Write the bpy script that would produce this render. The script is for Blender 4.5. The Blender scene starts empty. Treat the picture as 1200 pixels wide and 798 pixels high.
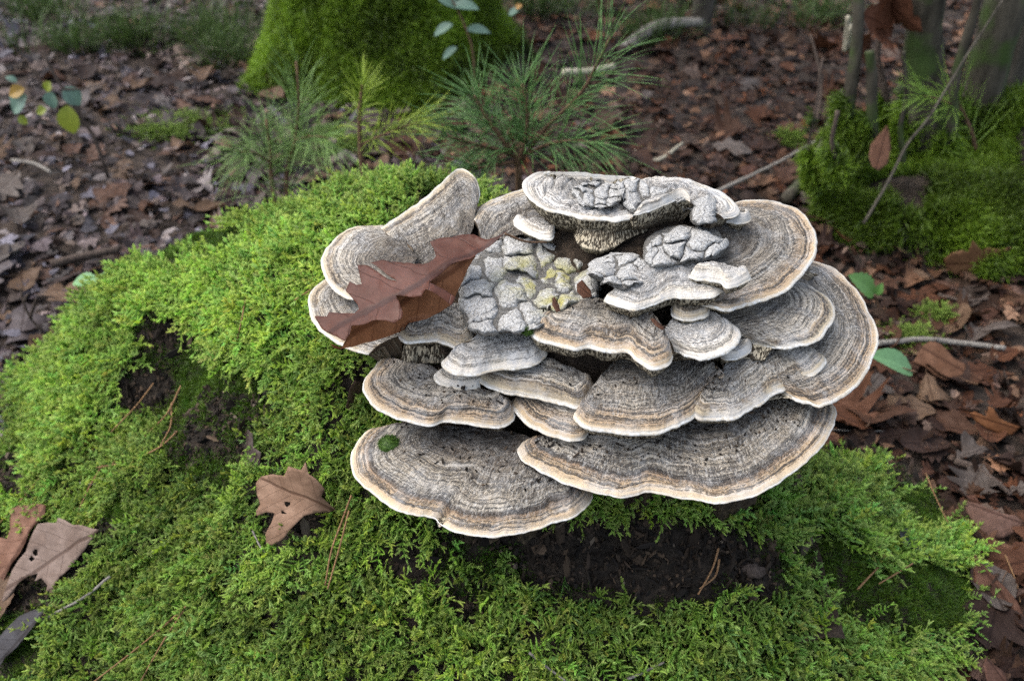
import bpy, bmesh, math, random
import numpy as np
from mathutils import Vector, kdtree
from mathutils.bvhtree import BVHTree
from mathutils.geometry import delaunay_2d_cdt

random.seed(7)
RNG = np.random.default_rng(7)
scene = bpy.context.scene
COL = scene.collection

# ------------------------------------------------------------------ camera
CAM_Z, PITCH, LENS = 0.85, math.radians(35.0), 35.0
cd = bpy.data.cameras.new('camera')
cam = bpy.data.objects.new('camera', cd)
COL.objects.link(cam)
cam.location = (0, 0, CAM_Z)
cam.rotation_euler = (math.pi / 2 - PITCH, 0, 0)
cd.lens = LENS
cd.sensor_width = 36.0
cd.sensor_fit = 'HORIZONTAL'
cd.clip_start = 0.02
cd.clip_end = 500
cd.dof.use_dof = True
cd.dof.focus_distance = 0.79
cd.dof.aperture_fstop = 7.1
scene.camera = cam

# ------------------------------------------------------------------ sky, sun, exposure
SUN_EL, SUN_AZ = math.radians(60), math.radians(-85)      # azimuth measured from +Y towards +X
world = bpy.data.worlds.new('World')
scene.world = world
world.use_nodes = True
wn = world.node_tree
wn.nodes.clear()
sky = wn.nodes.new('ShaderNodeTexSky')
sky.sky_type = 'NISHITA'
sky.sun_disc = False
sky.sun_elevation = SUN_EL
sky.sun_rotation = SUN_AZ
sky.air_density = 1.0
sky.dust_density = 3.0
sky.ozone_density = 0.6
bg = wn.nodes.new('ShaderNodeBackground')
bg.inputs['Strength'].default_value = 0.15
wo = wn.nodes.new('ShaderNodeOutputWorld')
hsv = wn.nodes.new('ShaderNodeHueSaturation')      # thin cloud veils the blue
hsv.inputs['Saturation'].default_value = 0.65
wn.links.new(sky.outputs[0], hsv.inputs['Color'])
wn.links.new(hsv.outputs[0], bg.inputs['Color'])
wn.links.new(bg.outputs[0], wo.inputs['Surface'])
sl = bpy.data.lights.new('sun', 'SUN')
sl.energy = 1.3
sl.angle = math.radians(70)
sl.color = (1.0, 0.95, 0.88)
sun = bpy.data.objects.new('sun', sl)
COL.objects.link(sun)
_d = Vector((math.sin(SUN_AZ) * math.cos(SUN_EL), math.cos(SUN_AZ) * math.cos(SUN_EL), math.sin(SUN_EL)))
sun.rotation_euler = _d.to_track_quat('Z', 'Y').to_euler()
sun.location = (-2, 2, 5)
scene.view_settings.view_transform = 'Standard'
scene.view_settings.look = 'None'
scene.view_settings.gamma = 1.0
scene.view_settings.exposure = 1.42
scene.render.engine = 'CYCLES'
scene.cycles.max_bounces = 4
scene.cycles.diffuse_bounces = 2
scene.cycles.glossy_bounces = 1
scene.cycles.transmission_bounces = 2
scene.cycles.transparent_max_bounces = 4
scene.cycles.use_adaptive_sampling = True
scene.cycles.adaptive_threshold = 0.02
scene.cycles.use_denoising = False
scene.cycles.caustics_reflective = False
scene.cycles.caustics_refractive = False

# ------------------------------------------------------------------ projection helpers (a pixel of the 1200x798 photograph -> a point)
FPX = 1200 * LENS / 36.0
CP, SP = math.cos(PITCH), math.sin(PITCH)


def ray(u, v):
    a = (np.asarray(u, float) - 600) / FPX
    b = (399 - np.asarray(v, float)) / FPX
    return np.stack(np.broadcast_arrays(a, CP + b * SP, -SP + b * CP), -1)


def PZ(u, v, z):
    """the point on the sight line of (u, v) at height z"""
    r = ray(u, v)
    k = (np.asarray(z, float) - CAM_Z) / r[..., 2]
    return r * k[..., None] + np.array([0, 0, CAM_Z])


def PY(u, v, y):
    r = ray(u, v)
    k = np.asarray(y, float) / r[..., 1]
    return r * k[..., None] + np.array([0, 0, CAM_Z])


def project(p):
    p = np.asarray(p, float)
    x, y, z = p[..., 0], p[..., 1], p[..., 2] - CAM_Z
    dep = y * CP - z * SP
    up = y * SP + z * CP
    return 600 + FPX * x / dep, 399 - FPX * up / dep


# ------------------------------------------------------------------ numpy noise
def _h(ix, iy, iz, s):
    n = (ix * 374761393 + iy * 668265263 + iz * 2147483647 + s * 974711) & 0xFFFFFFFF
    n = ((n ^ (n >> 13)) * 1274126177) & 0xFFFFFFFF
    n = n ^ (n >> 16)
    return (n & 0xFFFF) / 65535.0


def vnoise(p, seed=0):
    p = np.asarray(p, float)
    if p.shape[-1] == 2:
        p = np.concatenate([p, np.zeros(p.shape[:-1] + (1,))], -1)
    i = np.floor(p).astype(np.int64)
    f = p - i
    f = f * f * (3 - 2 * f)
    r = 0
    for dx in (0, 1):
        for dy in (0, 1):
            for dz in (0, 1):
                w = (f[..., 0] if dx else 1 - f[..., 0]) * (f[..., 1] if dy else 1 - f[..., 1]) * (f[..., 2] if dz else 1 - f[..., 2])
                r = r + w * _h(i[..., 0] + dx, i[..., 1] + dy, i[..., 2] + dz, seed)
    return r * 2 - 1


def fbm(p, seed=0, oct=4):
    p = np.asarray(p, float)
    r, a = 0, 1.0
    for k in range(oct):
        r = r + a * vnoise(p * 2 ** k, seed + k * 17)
        a *= 0.5
    return r / 1.9


def smooth(a, b, x):
    t = np.clip((np.asarray(x, float) - a) / (b - a), 0, 1)
    return t * t * (3 - 2 * t)


# ------------------------------------------------------------------ object helpers
def link(name, mesh, mats=(), parent=None):
    o = bpy.data.objects.new(name, mesh)
    COL.objects.link(o)
    for m in mats if isinstance(mats, (list, tuple)) else [mats]:
        mesh.materials.append(m)
    if parent is not None:
        o.parent = parent
    return o


def mesh_from(name, V, F, smooth_shade=True, uv=None, mat_idx=None):
    me = bpy.data.meshes.new(name)
    V = np.asarray(V, float)
    me.from_pydata(V.tolist(), [], [list(map(int, f)) for f in F])
    if smooth_shade:
        me.polygons.foreach_set('use_smooth', np.ones(len(me.polygons), bool))
    if uv is not None:
        l = np.empty(len(me.loops), np.int32)
        me.loops.foreach_get('vertex_index', l)
        ul = me.uv_layers.new(name='UVMap')
        ul.data.foreach_set('uv', np.asarray(uv, np.float32)[l].ravel())
    if mat_idx is not None:
        me.polygons.foreach_set('material_index', np.asarray(mat_idx, np.int32))
    me.update()
    return me


def tag(o, label=None, cat=None, group=None, kind=None):
    if label: o['label'] = label
    if cat: o['category'] = cat
    if group: o['group'] = group
    if kind: o['kind'] = kind
    return o


def empty(name, loc):
    o = bpy.data.objects.new(name, None)
    COL.objects.link(o)
    o.location = loc
    o.empty_display_size = 0.02
    return o


def child(name, V, F, mats, parent, **k):
    """a part given in world coordinates, under an Empty that only has a location"""
    V = np.asarray(V, float) - np.array(parent.matrix_basis.translation)
    p = parent
    while p.parent is not None:
        p = p.parent
        V = V - np.array(p.matrix_basis.translation)
    return link(name, mesh_from(name, V, F, **k), mats, parent)


def grid_faces(nu, nv, closed_u=False, off=0):
    F = []
    for i in range(nu if closed_u else nu - 1):
        a, b = i * nv, ((i + 1) % nu) * nv
        for j in range(nv - 1):
            F.append((off + a + j, off + b + j, off + b + j + 1, off + a + j + 1))
    return F


def catmull(P, n):
    """resample a polyline smoothly to n points"""
    P = np.asarray(P, float)
    if len(P) == 2:
        t = np.linspace(0, 1, n)[:, None]
        return P[0] * (1 - t) + P[1] * t
    d = np.r_[0, np.cumsum(np.maximum(np.linalg.norm(np.diff(P[:, :2], axis=0), axis=1), 1e-6))]
    Q = np.vstack([2 * P[0] - P[1], P, 2 * P[-1] - P[-2]])
    tt = np.linspace(0, d[-1], n)
    k = np.clip(np.searchsorted(d, tt, side='right') - 1, 0, len(P) - 2)
    f = ((tt - d[k]) / (d[k + 1] - d[k]))[:, None]
    p0, p1, p2, p3 = Q[k], Q[k + 1], Q[k + 2], Q[k + 3]
    return 0.5 * (2 * p1 + (p2 - p0) * f + (2 * p0 - 5 * p1 + 4 * p2 - p3) * f ** 2 + (3 * p1 - p0 - 3 * p2 + p3) * f ** 3)


def tube(pts, rad, n=6, rough=0.0, seed=0):
    """(V, F, uv) of a closed tapered tube along pts"""
    pts = np.asarray(pts, float)
    rad = np.broadcast_to(np.asarray(rad, float), (len(pts),)) if np.ndim(rad) == 0 or len(rad) == len(pts) else np.interp(np.linspace(0, 1, len(pts)), np.linspace(0, 1, len(rad)), rad)
    T = np.gradient(pts, axis=0)
    T /= np.linalg.norm(T, axis=1)[:, None] + 1e-12
    ref = np.array([0.31, 0.17, 0.93]) if abs(T[0] @ np.array([0.31, 0.17, 0.93])) < 0.9 else np.array([1.0, 0, 0])
    N = ref - T * (T @ ref)[:, None]
    N /= np.linalg.norm(N, axis=1)[:, None] + 1e-12
    B = np.cross(T, N)
    a = np.linspace(0, 2 * np.pi, n, endpoint=False)
    ring = pts[:, None] + rad[:, None, None] * (np.cos(a)[None, :, None] * N[:, None] + np.sin(a)[None, :, None] * B[:, None])
    if rough:
        q = ring.reshape(-1, 3)
        dlt = (fbm(q * 18, seed, 3) * rough).reshape(len(pts), n)
        ring = pts[:, None] + (ring - pts[:, None]) * (1 + dlt[..., None])
    V = ring.reshape(-1, 3)
    F = []
    for i in range(len(pts) - 1):
        for j in range(n):
            F.append((i * n + j, i * n + (j + 1) % n, (i + 1) * n + (j + 1) % n, (i + 1) * n + j))
    F.append(tuple(range(n))[::-1])
    F.append(tuple((len(pts) - 1) * n + j for j in range(n)))
    L = np.r_[0, np.cumsum(np.linalg.norm(np.diff(pts, axis=0), axis=1))]
    uv = np.stack([np.tile(np.arange(n) / n, len(pts)), np.repeat(L, n)], 1)
    return V, F, uv


def join(parts):
    V, F, U, o = [], [], [], 0
    for v, f, u in parts:
        V.append(v); U.append(u)
        F += [tuple(i + o for i in q) for q in f]
        o += len(v)
    return np.vstack(V), F, np.vstack(U)


# ------------------------------------------------------------------ material helpers
class NT:
    def __init__(self, name):
        self.m = bpy.data.materials.new(name)
        self.m.use_nodes = True
        self.t = self.m.node_tree
        self.t.nodes.clear()
        self.out = self.t.nodes.new('ShaderNodeOutputMaterial')

    def n(self, kind, **kw):
        x = self.t.nodes.new('ShaderNode' + kind)
        for k, v in kw.items():
            if k.startswith('_'):
                setattr(x, k[1:], v)
        return x

    def l(self, a, b):
        self.t.links.new(a, b)

    def val(self, sock, v):
        if isinstance(v, bpy.types.NodeSocket):
            self.l(v, sock)
        elif v is not None:
            sock.default_value = v

    def math(self, op, a, b=None, c=None, clamp=False):
        x = self.n('Math', _operation=op, _use_clamp=clamp)
        self.val(x.inputs[0], a); self.val(x.inputs[1], b)
        if c is not None: self.val(x.inputs[2], c)
        return x.outputs[0]

    def comb(self, x=0.0, y=0.0, z=0.0):
        c = self.n('CombineXYZ')
        for i, v in enumerate((x, y, z)): self.val(c.inputs[i], v)
        return c.outputs[0]

    def noise(self, vec, scale=5.0, detail=2.0, rough=0.5, dist=0.0):
        x = self.n('TexNoise')
        if vec is not None: self.l(vec, x.inputs['Vector'])
        self.val(x.inputs['Scale'], scale); self.val(x.inputs['Detail'], detail)
        self.val(x.inputs['Roughness'], rough); self.val(x.inputs['Distortion'], dist)
        return x.outputs['Fac']

    def voro(self, vec, scale, feature='F1', rnd=1.0):
        x = self.n('TexVoronoi', _feature=feature)
        if vec is not None: self.l(vec, x.inputs['Vector'])
        self.val(x.inputs['Scale'], scale); self.val(x.inputs['Randomness'], rnd)
        return x.outputs['Distance']

    def ramp(self, f, stops, interp='LINEAR'):
        x = self.n('ValToRGB')
        e = x.color_ramp
        e.interpolation = interp
        while len(e.elements) < len(stops): e.elements.new(0.5)
        for el, (p, c) in zip(e.elements, stops):
            el.position = p
            el.color = (c, c, c, 1) if np.isscalar(c) else (*c, 1)
        self.val(x.inputs[0], f)
        return x.outputs['Color']

    def mix(self, f, a, b, mode='MIX'):
        x = self.n('Mix', _data_type='RGBA', _blend_type=mode, _clamp_factor=True)
        self.val(x.inputs['Factor'], f)
        for s, v in ((x.inputs[6], a), (x.inputs[7], b)):
            if isinstance(v, tuple) and len(v) == 3: v = (*v, 1)
            self.val(s, v)
        return x.outputs[2]

    def maprange(self, f, a, b, c=0.0, d=1.0):
        x = self.n('MapRange', _clamp=True)
        for i, v in enumerate((f, a, b, c, d)): self.val(x.inputs[i], v)
        return x.outputs[0]

    def bump(self, h, strength=0.5, dist=0.001, normal=None):
        x = self.n('Bump')
        self.l(h, x.inputs['Height'])
        x.inputs['Strength'].default_value = strength
        x.inputs['Distance'].default_value = dist
        if normal is not None: self.l(normal, x.inputs['Normal'])
        return x.outputs[0]

    def surf(self, col, rough=0.8, normal=None, spec=0.3, transl=None, sss=0.0):
        p = self.n('BsdfPrincipled')
        if isinstance(col, tuple): col = (*col[:3], 1)
        self.val(p.inputs['Base Color'], col)
        self.val(p.inputs['Roughness'], rough)
        self.val(p.inputs['Specular IOR Level'], spec)
        if normal is not None: self.l(normal, p.inputs['Normal'])
        o = p.outputs[0]
        if transl:
            tr = self.n('BsdfTranslucent')
            self.val(tr.inputs['Color'], col)
            mx = self.n('MixShader')
            mx.inputs[0].default_value = transl
            self.l(o, mx.inputs[1]); self.l(tr.outputs[0], mx.inputs[2])
            o = mx.outputs[0]
        self.l(o, self.out.inputs['Surface'])
        return self.m

    def coord(self, which='Object'):
        return self.n('TexCoord').outputs[which]

    def geo(self, which='Position'):
        return self.n('NewGeometry').outputs[which]

    def uvxy(self):
        s = self.n('SeparateXYZ')
        self.l(self.coord('UV'), s.inputs[0])
        return s.outputs[0], s.outputs[1]

    def attr(self, name, kind='GEOMETRY'):
        x = self.n('Attribute', _attribute_name=name, _attribute_type=kind)
        return x.outputs['Color'], x.outputs['Fac']


# ---- fungus materials. UV = metres along the margin, metres inward from the margin
def cap_material(name, ramp, line=0.85, speck=0.85, pale=0.5, dirt=0.5, dirt0=0.03, dirt1=0.075):
    t = NT(name)
    u, v = t.uvxy()
    pos = t.geo()
    rnd = t.n('ObjectInfo').outputs['Random']
    seed = t.math('MULTIPLY', rnd, 37.0)
    wob = t.noise(pos, 26.0, 3.0, 0.55)
    wobf = t.noise(pos, 190.0, 3.0, 0.6)
    vv = t.math('ADD', v, t.math('MULTIPLY', t.math('SUBTRACT', wob, 0.5), t.math('ADD', 0.0008, t.math('MULTIPLY', v, 0.20))))
    vv = t.math('ADD', vv, t.math('MULTIPLY', t.math('SUBTRACT', wobf, 0.5), 0.0013))
    ramp = [(p, tuple(np.array(c) * np.array([1.10, 1.0, .86])) if p > .001 else c) for p, c in ramp]
    col = t.ramp(t.math('MULTIPLY', vv, 1 / 0.09), ramp)
    inner = t.maprange(v, 0.004, 0.020, 0.22, 1.0)
    # concentric zones
    zone = t.noise(t.comb(t.math('MULTIPLY', vv, 330.0), t.math('MULTIPLY', u, 7.0), seed), 1.0, 3.0, 0.65)
    col = t.mix(t.maprange(zone, 0.52, 0.68, 0.0, 0.55), col, (0.45, 0.43, 0.395))
    col = t.mix(t.maprange(zone, 0.46, 0.32, 0.0, 0.6), col, (0.12, 0.10, 0.08))
    lines = t.noise(t.comb(t.math('MULTIPLY', vv, 230.0), t.math('MULTIPLY', u, 5.0), t.math('ADD', seed, 9.0)), 1.0, 1.0, 0.4)
    band = t.math('ABSOLUTE', t.math('SUBTRACT', lines, 0.5))
    edge_keep = t.maprange(v, 0.003, 0.006)
    dash = t.noise(t.comb(t.math('MULTIPLY', u, 380.0), t.math('MULTIPLY', vv, 500.0), seed), 1.0, 2.0, 0.6)
    brk = t.maprange(dash, 0.38, 0.50)
    lf = t.math('MULTIPLY', t.math('MULTIPLY', t.maprange(band, 0.012, 0.05, line, 0.0), edge_keep), brk)
    lines2 = t.noise(t.comb(t.math('MULTIPLY', vv, 560.0), t.math('MULTIPLY', u, 9.0), t.math('ADD', seed, 3.0)), 1.0, 1.0, 0.4)
    band2 = t.math('ABSOLUTE', t.math('SUBTRACT', lines2, 0.5))
    lf2 = t.math('MULTIPLY', t.math('MULTIPLY', t.maprange(band2, 0.02, 0.08, 0.7 * line, 0.0), edge_keep), t.maprange(dash, 0.47, 0.56))
    lf = t.math('MAXIMUM', lf, lf2)
    col = t.mix(lf, col, (0.022, 0.019, 0.018))
    # radial fibres and pitting
    fib = t.noise(t.comb(t.math('MULTIPLY', u, 620.0), t.math('MULTIPLY', v, 190.0), seed), 1.0, 4.0, 0.65, 0.5)
    pit = t.noise(t.comb(t.math('MULTIPLY', u, 430.0), t.math('MULTIPLY', v, 520.0), seed), 1.0, 4.0, 0.7, 0.3)
    fine = t.noise(pos, 1000.0, 3.0, 0.7)
    patch = t.maprange(t.noise(pos, 36.0, 3.0), 0.36, 0.62, 0.35, 1.15)
    amt = t.math('MULTIPLY', inner, patch)
    s1 = t.math('MULTIPLY', t.maprange(fib, 0.49, 0.39, 0.0, speck), amt)
    s2 = t.math('MULTIPLY', t.maprange(pit, 0.47, 0.38, 0.0, speck), amt)
    sp = t.math('MAXIMUM', s1, s2, clamp=True)
    # pale bloom
    bl = t.math('MULTIPLY', t.maprange(t.noise(pos, 48.0, 4.0, 0.6), 0.48, 0.64), pale)
    col = t.mix(bl, col, (0.40, 0.405, 0.405))
    col = t.mix(t.math('MULTIPLY', t.maprange(fib, 0.54, 0.64, 0.0, 0.6), amt), col, (0.46, 0.45, 0.425))
    col = t.mix(sp, col, (0.060, 0.050, 0.042))
    col = t.mix(t.maprange(fine, 0.5, 0.72, 0.0, 0.35), col, (0.42, 0.41, 0.39))
    # crumbly dirt gathered towards the attachment
    dn = t.noise(pos, 90.0, 5.0, 0.65)
    df = t.maprange(t.math('ADD', v, t.math('MULTIPLY', t.math('SUBTRACT', dn, 0.5), 0.06)), dirt0, dirt1, 0.0, dirt)
    col = t.mix(df, col, t.ramp(t.noise(pos, 600.0, 3.0), [(0.3, (0.012, 0.010, 0.008)), (0.55, (0.05, 0.038, 0.028)), (0.75, (0.16, 0.135, 0.11))]))
    h = t.math('ADD', t.math('MULTIPLY', fib, 1.0), t.math('ADD', t.math('MULTIPLY', pit, 1.0), t.math('MULTIPLY', fine, 0.4)))
    h = t.math('MULTIPLY', h, amt)
    h = t.math('SUBTRACT', t.math('ADD', h, t.math('MULTIPLY', zone, 0.7)), t.math('MULTIPLY', lf, 0.8))
    return t.surf(col, 0.85, t.bump(h, 0.9, 0.0024), 0.25)


WHITE, LINE, PALE = (0.50, 0.48, 0.43), (0.04, 0.034, 0.03), (0.33, 0.325, 0.305)
M_GREY = cap_material('grey_cap', [(0, WHITE), (.02, (0.34, 0.31, 0.245)), (.055, (0.30, 0.265, 0.205)), (.085, (0.12, 0.10, 0.08)), (.11, (0.32, 0.28, 0.22)), (.16, PALE), (.35, (0.31, 0.305, 0.29)), (.6, (0.22, 0.21, 0.19)), (1, (0.10, 0.09, 0.078))], pale=0.55, dirt=0.45)
M_TAN = cap_material('tan_banded_cap', [(0, WHITE), (.012, (0.42, 0.375, 0.30)), (.05, (0.34, 0.275, 0.195)), (.07, (0.30, 0.245, 0.175)), (.082, (0.07, 0.055, 0.042)), (.095, (0.33, 0.265, 0.185)), (.15, (0.22, 0.16, 0.11)), (.175, (0.05, 0.042, 0.036)), (.195, LINE), (.215, PALE), (.34, (0.29, 0.275, 0.245)), (.5, (0.25, 0.235, 0.205)), (.75, (0.14, 0.125, 0.108)), (1, (0.05, 0.043, 0.037))], pale=0.35, dirt=0.75, dirt0=0.05, dirt1=0.10)
M_WHITE = cap_material('whitish_cap', [(0, WHITE), (.03, (0.50, 0.50, 0.50)), (.07, (0.40, 0.40, 0.385)), (.12, (0.46, 0.48, 0.51)), (.4, (0.40, 0.425, 0.46)), (1, (0.26, 0.27, 0.285))], line=0.6, speck=0.6, pale=0.8, dirt=0.25)
M_BUFF = cap_material('buff_cap', [(0, WHITE), (.02, (0.36, 0.30, 0.215)), (.06, (0.27, 0.21, 0.15)), (.085, (0.25, 0.20, 0.145)), (.10, LINE), (.12, (0.32, 0.26, 0.19)), (.17, (0.24, 0.195, 0.15)), (.25, (0.30, 0.29, 0.27)), (.45, (0.25, 0.24, 0.22)), (.75, (0.15, 0.14, 0.125)), (1, (0.07, 0.062, 0.053))], pale=0.4, dirt=0.55)


def rim_material(name, col, dark):
    t = NT(name)
    pos = t.geo()
    u, v = t.uvxy()
    f = t.noise(pos, 420.0, 4.0, 0.6)
    c = t.mix(t.maprange(f, 0.35, 0.62), dark, col)
    c = t.mix(t.maprange(t.noise(pos, 60.0, 3.0), 0.42, 0.66, 0.0, 0.6), c, (0.42, 0.34, 0.23))
    return t.surf(c, 0.8, t.bump(f, 0.3, 0.0005), 0.25)


M_RIM = rim_material('white_rim', (0.58, 0.58, 0.56), (0.38, 0.35, 0.29))
M_RIM_CREAM = rim_material('cream_rim', (0.78, 0.70, 0.55), (0.60, 0.47, 0.30))


def pore_material():
    t = NT('pore_tubes')
    u, v = t.uvxy()
    pos = t.geo()
    a = t.noise(t.comb(t.math('MULTIPLY', u, 640.0), t.math('MULTIPLY', v, 210.0), 0.0), 1.0, 2.0, 0.5, 0.9)
    slot = t.maprange(a, 0.43, 0.54)
    c = t.mix(slot, (0.035, 0.027, 0.018), t.mix(t.noise(pos, 120.0, 3.0), (0.22, 0.185, 0.125), (0.46, 0.41, 0.31)))
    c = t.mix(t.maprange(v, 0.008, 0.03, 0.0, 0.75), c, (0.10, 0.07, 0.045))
    return t.surf(c, 0.9, t.bump(slot, 1.0, 0.002), 0.15)


M_PORE = pore_material()


def crust_material():
    t = NT('cracked_crust')
    pos = t.geo()
    n1 = t.noise(pos, 520.0, 5.0, 0.7)
    n2 = t.noise(pos, 70.0, 4.0, 0.6)
    c = t.ramp(n1, [(0.32, (0.10, 0.093, 0.085)), (0.43, (0.27, 0.265, 0.25)), (0.58, (0.38, 0.38, 0.37)), (0.74, (0.50, 0.505, 0.50))])
    wp = t.n('Mix', _data_type='VECTOR'); wp.inputs[0].default_value = .012
    t.l(pos, wp.inputs[4]); nz = t.n('TexNoise'); nz.inputs['Scale'].default_value = 120.0; t.l(pos, nz.inputs['Vector']); t.l(nz.outputs['Color'], wp.inputs[5])
    cr = t.voro(wp.outputs[1], 130.0, 'DISTANCE_TO_EDGE')
    crk = t.maprange(cr, 0.008, 0.035, 0.45, 0.0)
    c = t.mix(t.math('MULTIPLY', crk, t.maprange(n2, 0.42, 0.56)), c, (0.05, 0.045, 0.04))
    _, al = t.attr('algae')
    g = t.math('MULTIPLY', t.maprange(n2, 0.42, 0.6), al)
    c = t.mix(g, c, t.mix(t.noise(pos, 200.0, 3.0), (0.24, 0.24, 0.075), (0.36, 0.31, 0.06)))
    h = t.math('ADD', n1, t.math('MULTIPLY', t.maprange(cr, 0.0, 0.12), 0.6))
    return t.surf(c, 0.9, t.bump(h, 0.8, 0.0018), 0.2)


M_CRUST = crust_material()


def earth_material(name, a, b, c, scale=60.0):
    t = NT(name)
    pos = t.geo()
    n = t.noise(pos, scale, 6.0, 0.65)
    n2 = t.noise(pos, scale * 9, 4.0, 0.7)
    col = t.ramp(n, [(0.3, a), (0.5, b), (0.72, c)])
    col = t.mix(t.maprange(n2, 0.5, 0.75, 0, 0.5), col, tuple(min(1, x * 2.2 + .01) for x in b))
    h = t.math('ADD', n, t.math('MULTIPLY', n2, 0.6))
    return t.surf(col, 0.92, t.bump(h, 1.0, 0.006), 0.2)


M_HUMUS = earth_material('dark_humus', (0.010, 0.008, 0.006), (0.026, 0.020, 0.015), (0.055, 0.042, 0.03))
M_CORE = earth_material('crumbly_core', (0.016, 0.011, 0.008), (0.045, 0.032, 0.022), (0.11, 0.08, 0.055), 110.0)
M_SOIL = earth_material('forest_soil', (0.012, 0.009, 0.007), (0.03, 0.022, 0.017), (0.06, 0.044, 0.034), 25.0)


def moss_material(name, deep, mid, tip, transl=0.3):
    t = NT(name)
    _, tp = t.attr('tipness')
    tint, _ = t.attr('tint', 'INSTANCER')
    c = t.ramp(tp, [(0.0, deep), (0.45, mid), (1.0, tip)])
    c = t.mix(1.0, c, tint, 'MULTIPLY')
    return t.surf(c, 0.55, None, 0.35, transl)


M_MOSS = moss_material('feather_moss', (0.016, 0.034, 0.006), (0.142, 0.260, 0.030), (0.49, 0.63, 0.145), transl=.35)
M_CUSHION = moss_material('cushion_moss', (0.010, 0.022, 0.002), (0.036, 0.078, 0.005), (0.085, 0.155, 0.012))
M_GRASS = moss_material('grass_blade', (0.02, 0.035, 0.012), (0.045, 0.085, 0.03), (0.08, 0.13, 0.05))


def leaf_material(name, source, spec=.14, gloss=0.0):
    """source 'object' reads the object's colour, 'instance' the scatter's tint"""
    t = NT(name)
    u, v = t.uvxy()            # u along the midrib 0..1, v across -1..1
    if source == 'object':
        col = t.n('ObjectInfo').outputs['Color']
    else:
        col, _ = t.attr('tint', 'INSTANCER')
    rnd = t.n('ObjectInfo').outputs['Random']
    oc = t.coord('Object')
    av = t.math('ABSOLUTE', v)
    mid = t.maprange(av, 0.018, 0.045, 1.0, 0.0)
    lat = t.math('FRACT', t.math('MULTIPLY', t.math('ADD', t.math('SUBTRACT', u, t.math('MULTIPLY', av, 0.42)), t.math('MULTIPLY', t.noise(oc, 40.0, 2.0), 0.05)), 6.0))
    lat = t.maprange(t.math('ABSOLUTE', t.math('SUBTRACT', lat, 0.5)), 0.008, 0.035, 0.6, 0.0)
    vein = t.math('MAXIMUM', mid, lat)
    n = t.noise(t.comb(t.math('MULTIPLY', u, 5.0), t.math('MULTIPLY', v, 3.0), t.math('MULTIPLY', rnd, 50.0)), 1.0, 5.0, 0.65)
    f = t.noise(oc, 900.0, 3.0, 0.6)
    c = t.mix(t.maprange(n, 0.36, 0.62, 0.0, 0.75), col, t.mix(1.0, col, (0.50, 0.46, 0.43), 'MULTIPLY'))
    c = t.mix(t.maprange(n, 0.58, 0.72, 0.0, 0.35), c, t.mix(1.0, col, (1.5, 1.45, 1.4), 'MULTIPLY'))
    c = t.mix(t.maprange(f, 0.62, 0.72, 0.0, 0.5), c, (0.03, 0.02, 0.015))
    c = t.mix(t.math('MULTIPLY', vein, 0.8), c, t.mix(1.0, col, (0.34, 0.28, 0.25), 'MULTIPLY'))
    h = t.math('ADD', t.math('MULTIPLY', vein, -0.7), t.math('ADD', n, t.math('MULTIPLY', f, 0.25)))
    return t.surf(c, t.maprange(n, 0.3, 0.7, 0.5 - gloss, 0.75 - gloss), t.bump(h, 0.6, 0.0014), spec, 0.15)


M_LEAF = leaf_material('dry_leaf', 'object')
M_LEAF_I = leaf_material('litter_leaf', 'instance')
M_LEAF_SHEEN = leaf_material('leathery_leaf', 'object', .26, .12)


def green_leaf_material():
    t = NT('green_leaf')
    col = t.n('ObjectInfo').outputs['Color']
    u, v = t.uvxy()
    mid = t.maprange(t.math('ABSOLUTE', v), 0.02, 0.07, 0.5, 0.0)
    c = t.mix(mid, col, t.mix(1.0, col, (1.5, 1.4, 1.3), 'MULTIPLY'))
    c = t.mix(t.maprange(t.noise(t.geo(), 180.0, 3.0), 0.45, 0.7, 0, 0.4), c, t.mix(1.0, col, (0.6, 0.62, 0.6), 'MULTIPLY'))
    return t.surf(c, 0.45, None, 0.4, 0.3)


M_GREEN = green_leaf_material()


def bark_material(name, a, b, scale=70.0, moss=0.0):
    t = NT(name)
    pos = t.geo()
    sc = t.n('Mapping'); sc.inputs['Scale'].default_value = (1, 1, 0.25)
    t.l(pos, sc.inputs[0])
    n = t.noise(sc.outputs[0], scale, 5.0, 0.65)
    c = t.ramp(n, [(0.32, a), (0.66, b)])
    if moss:
        c = t.mix(t.maprange(t.noise(pos, 14.0, 4.0), 0.5 - moss * .2, 0.62, 0, 0.8), c, (0.035, 0.065, 0.012))
    return t.surf(c, 0.9, t.bump(n, 0.9, 0.004), 0.2)


M_BARK = bark_material('grey_bark', (0.022, 0.019, 0.015), (0.085, 0.075, 0.06))
M_BARK_MOSS = bark_material('mossy_bark', (0.018, 0.016, 0.011), (0.07, 0.062, 0.046), 60, 0.12)
M_TWIG = bark_material('grey_twig', (0.10, 0.09, 0.078), (0.27, 0.25, 0.22), 300)
M_TWIG_DARK = bark_material('dark_twig', (0.03, 0.022, 0.018), (0.10, 0.075, 0.06), 300)
M_PALEWOOD = bark_material('pale_wood', (0.20, 0.18, 0.13), (0.42, 0.39, 0.30), 200)
M_STEM = bark_material('pine_stem', (0.06, 0.038, 0.022), (0.17, 0.10, 0.06), 300)
M_STRAW = bark_material('dead_needle', (0.16, 0.085, 0.04), (0.30, 0.18, 0.09), 500)


def needle_material():
    t = NT('pine_needle')
    col = t.n('ObjectInfo').outputs['Color']
    u, v = t.uvxy()
    c = t.mix(t.maprange(u, 0.0, 1.0), t.mix(1.0, col, (0.7, 0.75, 0.6), 'MULTIPLY'), t.mix(1.0, col, (1.35, 1.25, 1.1), 'MULTIPLY'))
    return t.surf(c, 0.45, None, 0.4, 0.2)


M_NEEDLE = needle_material()


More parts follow.
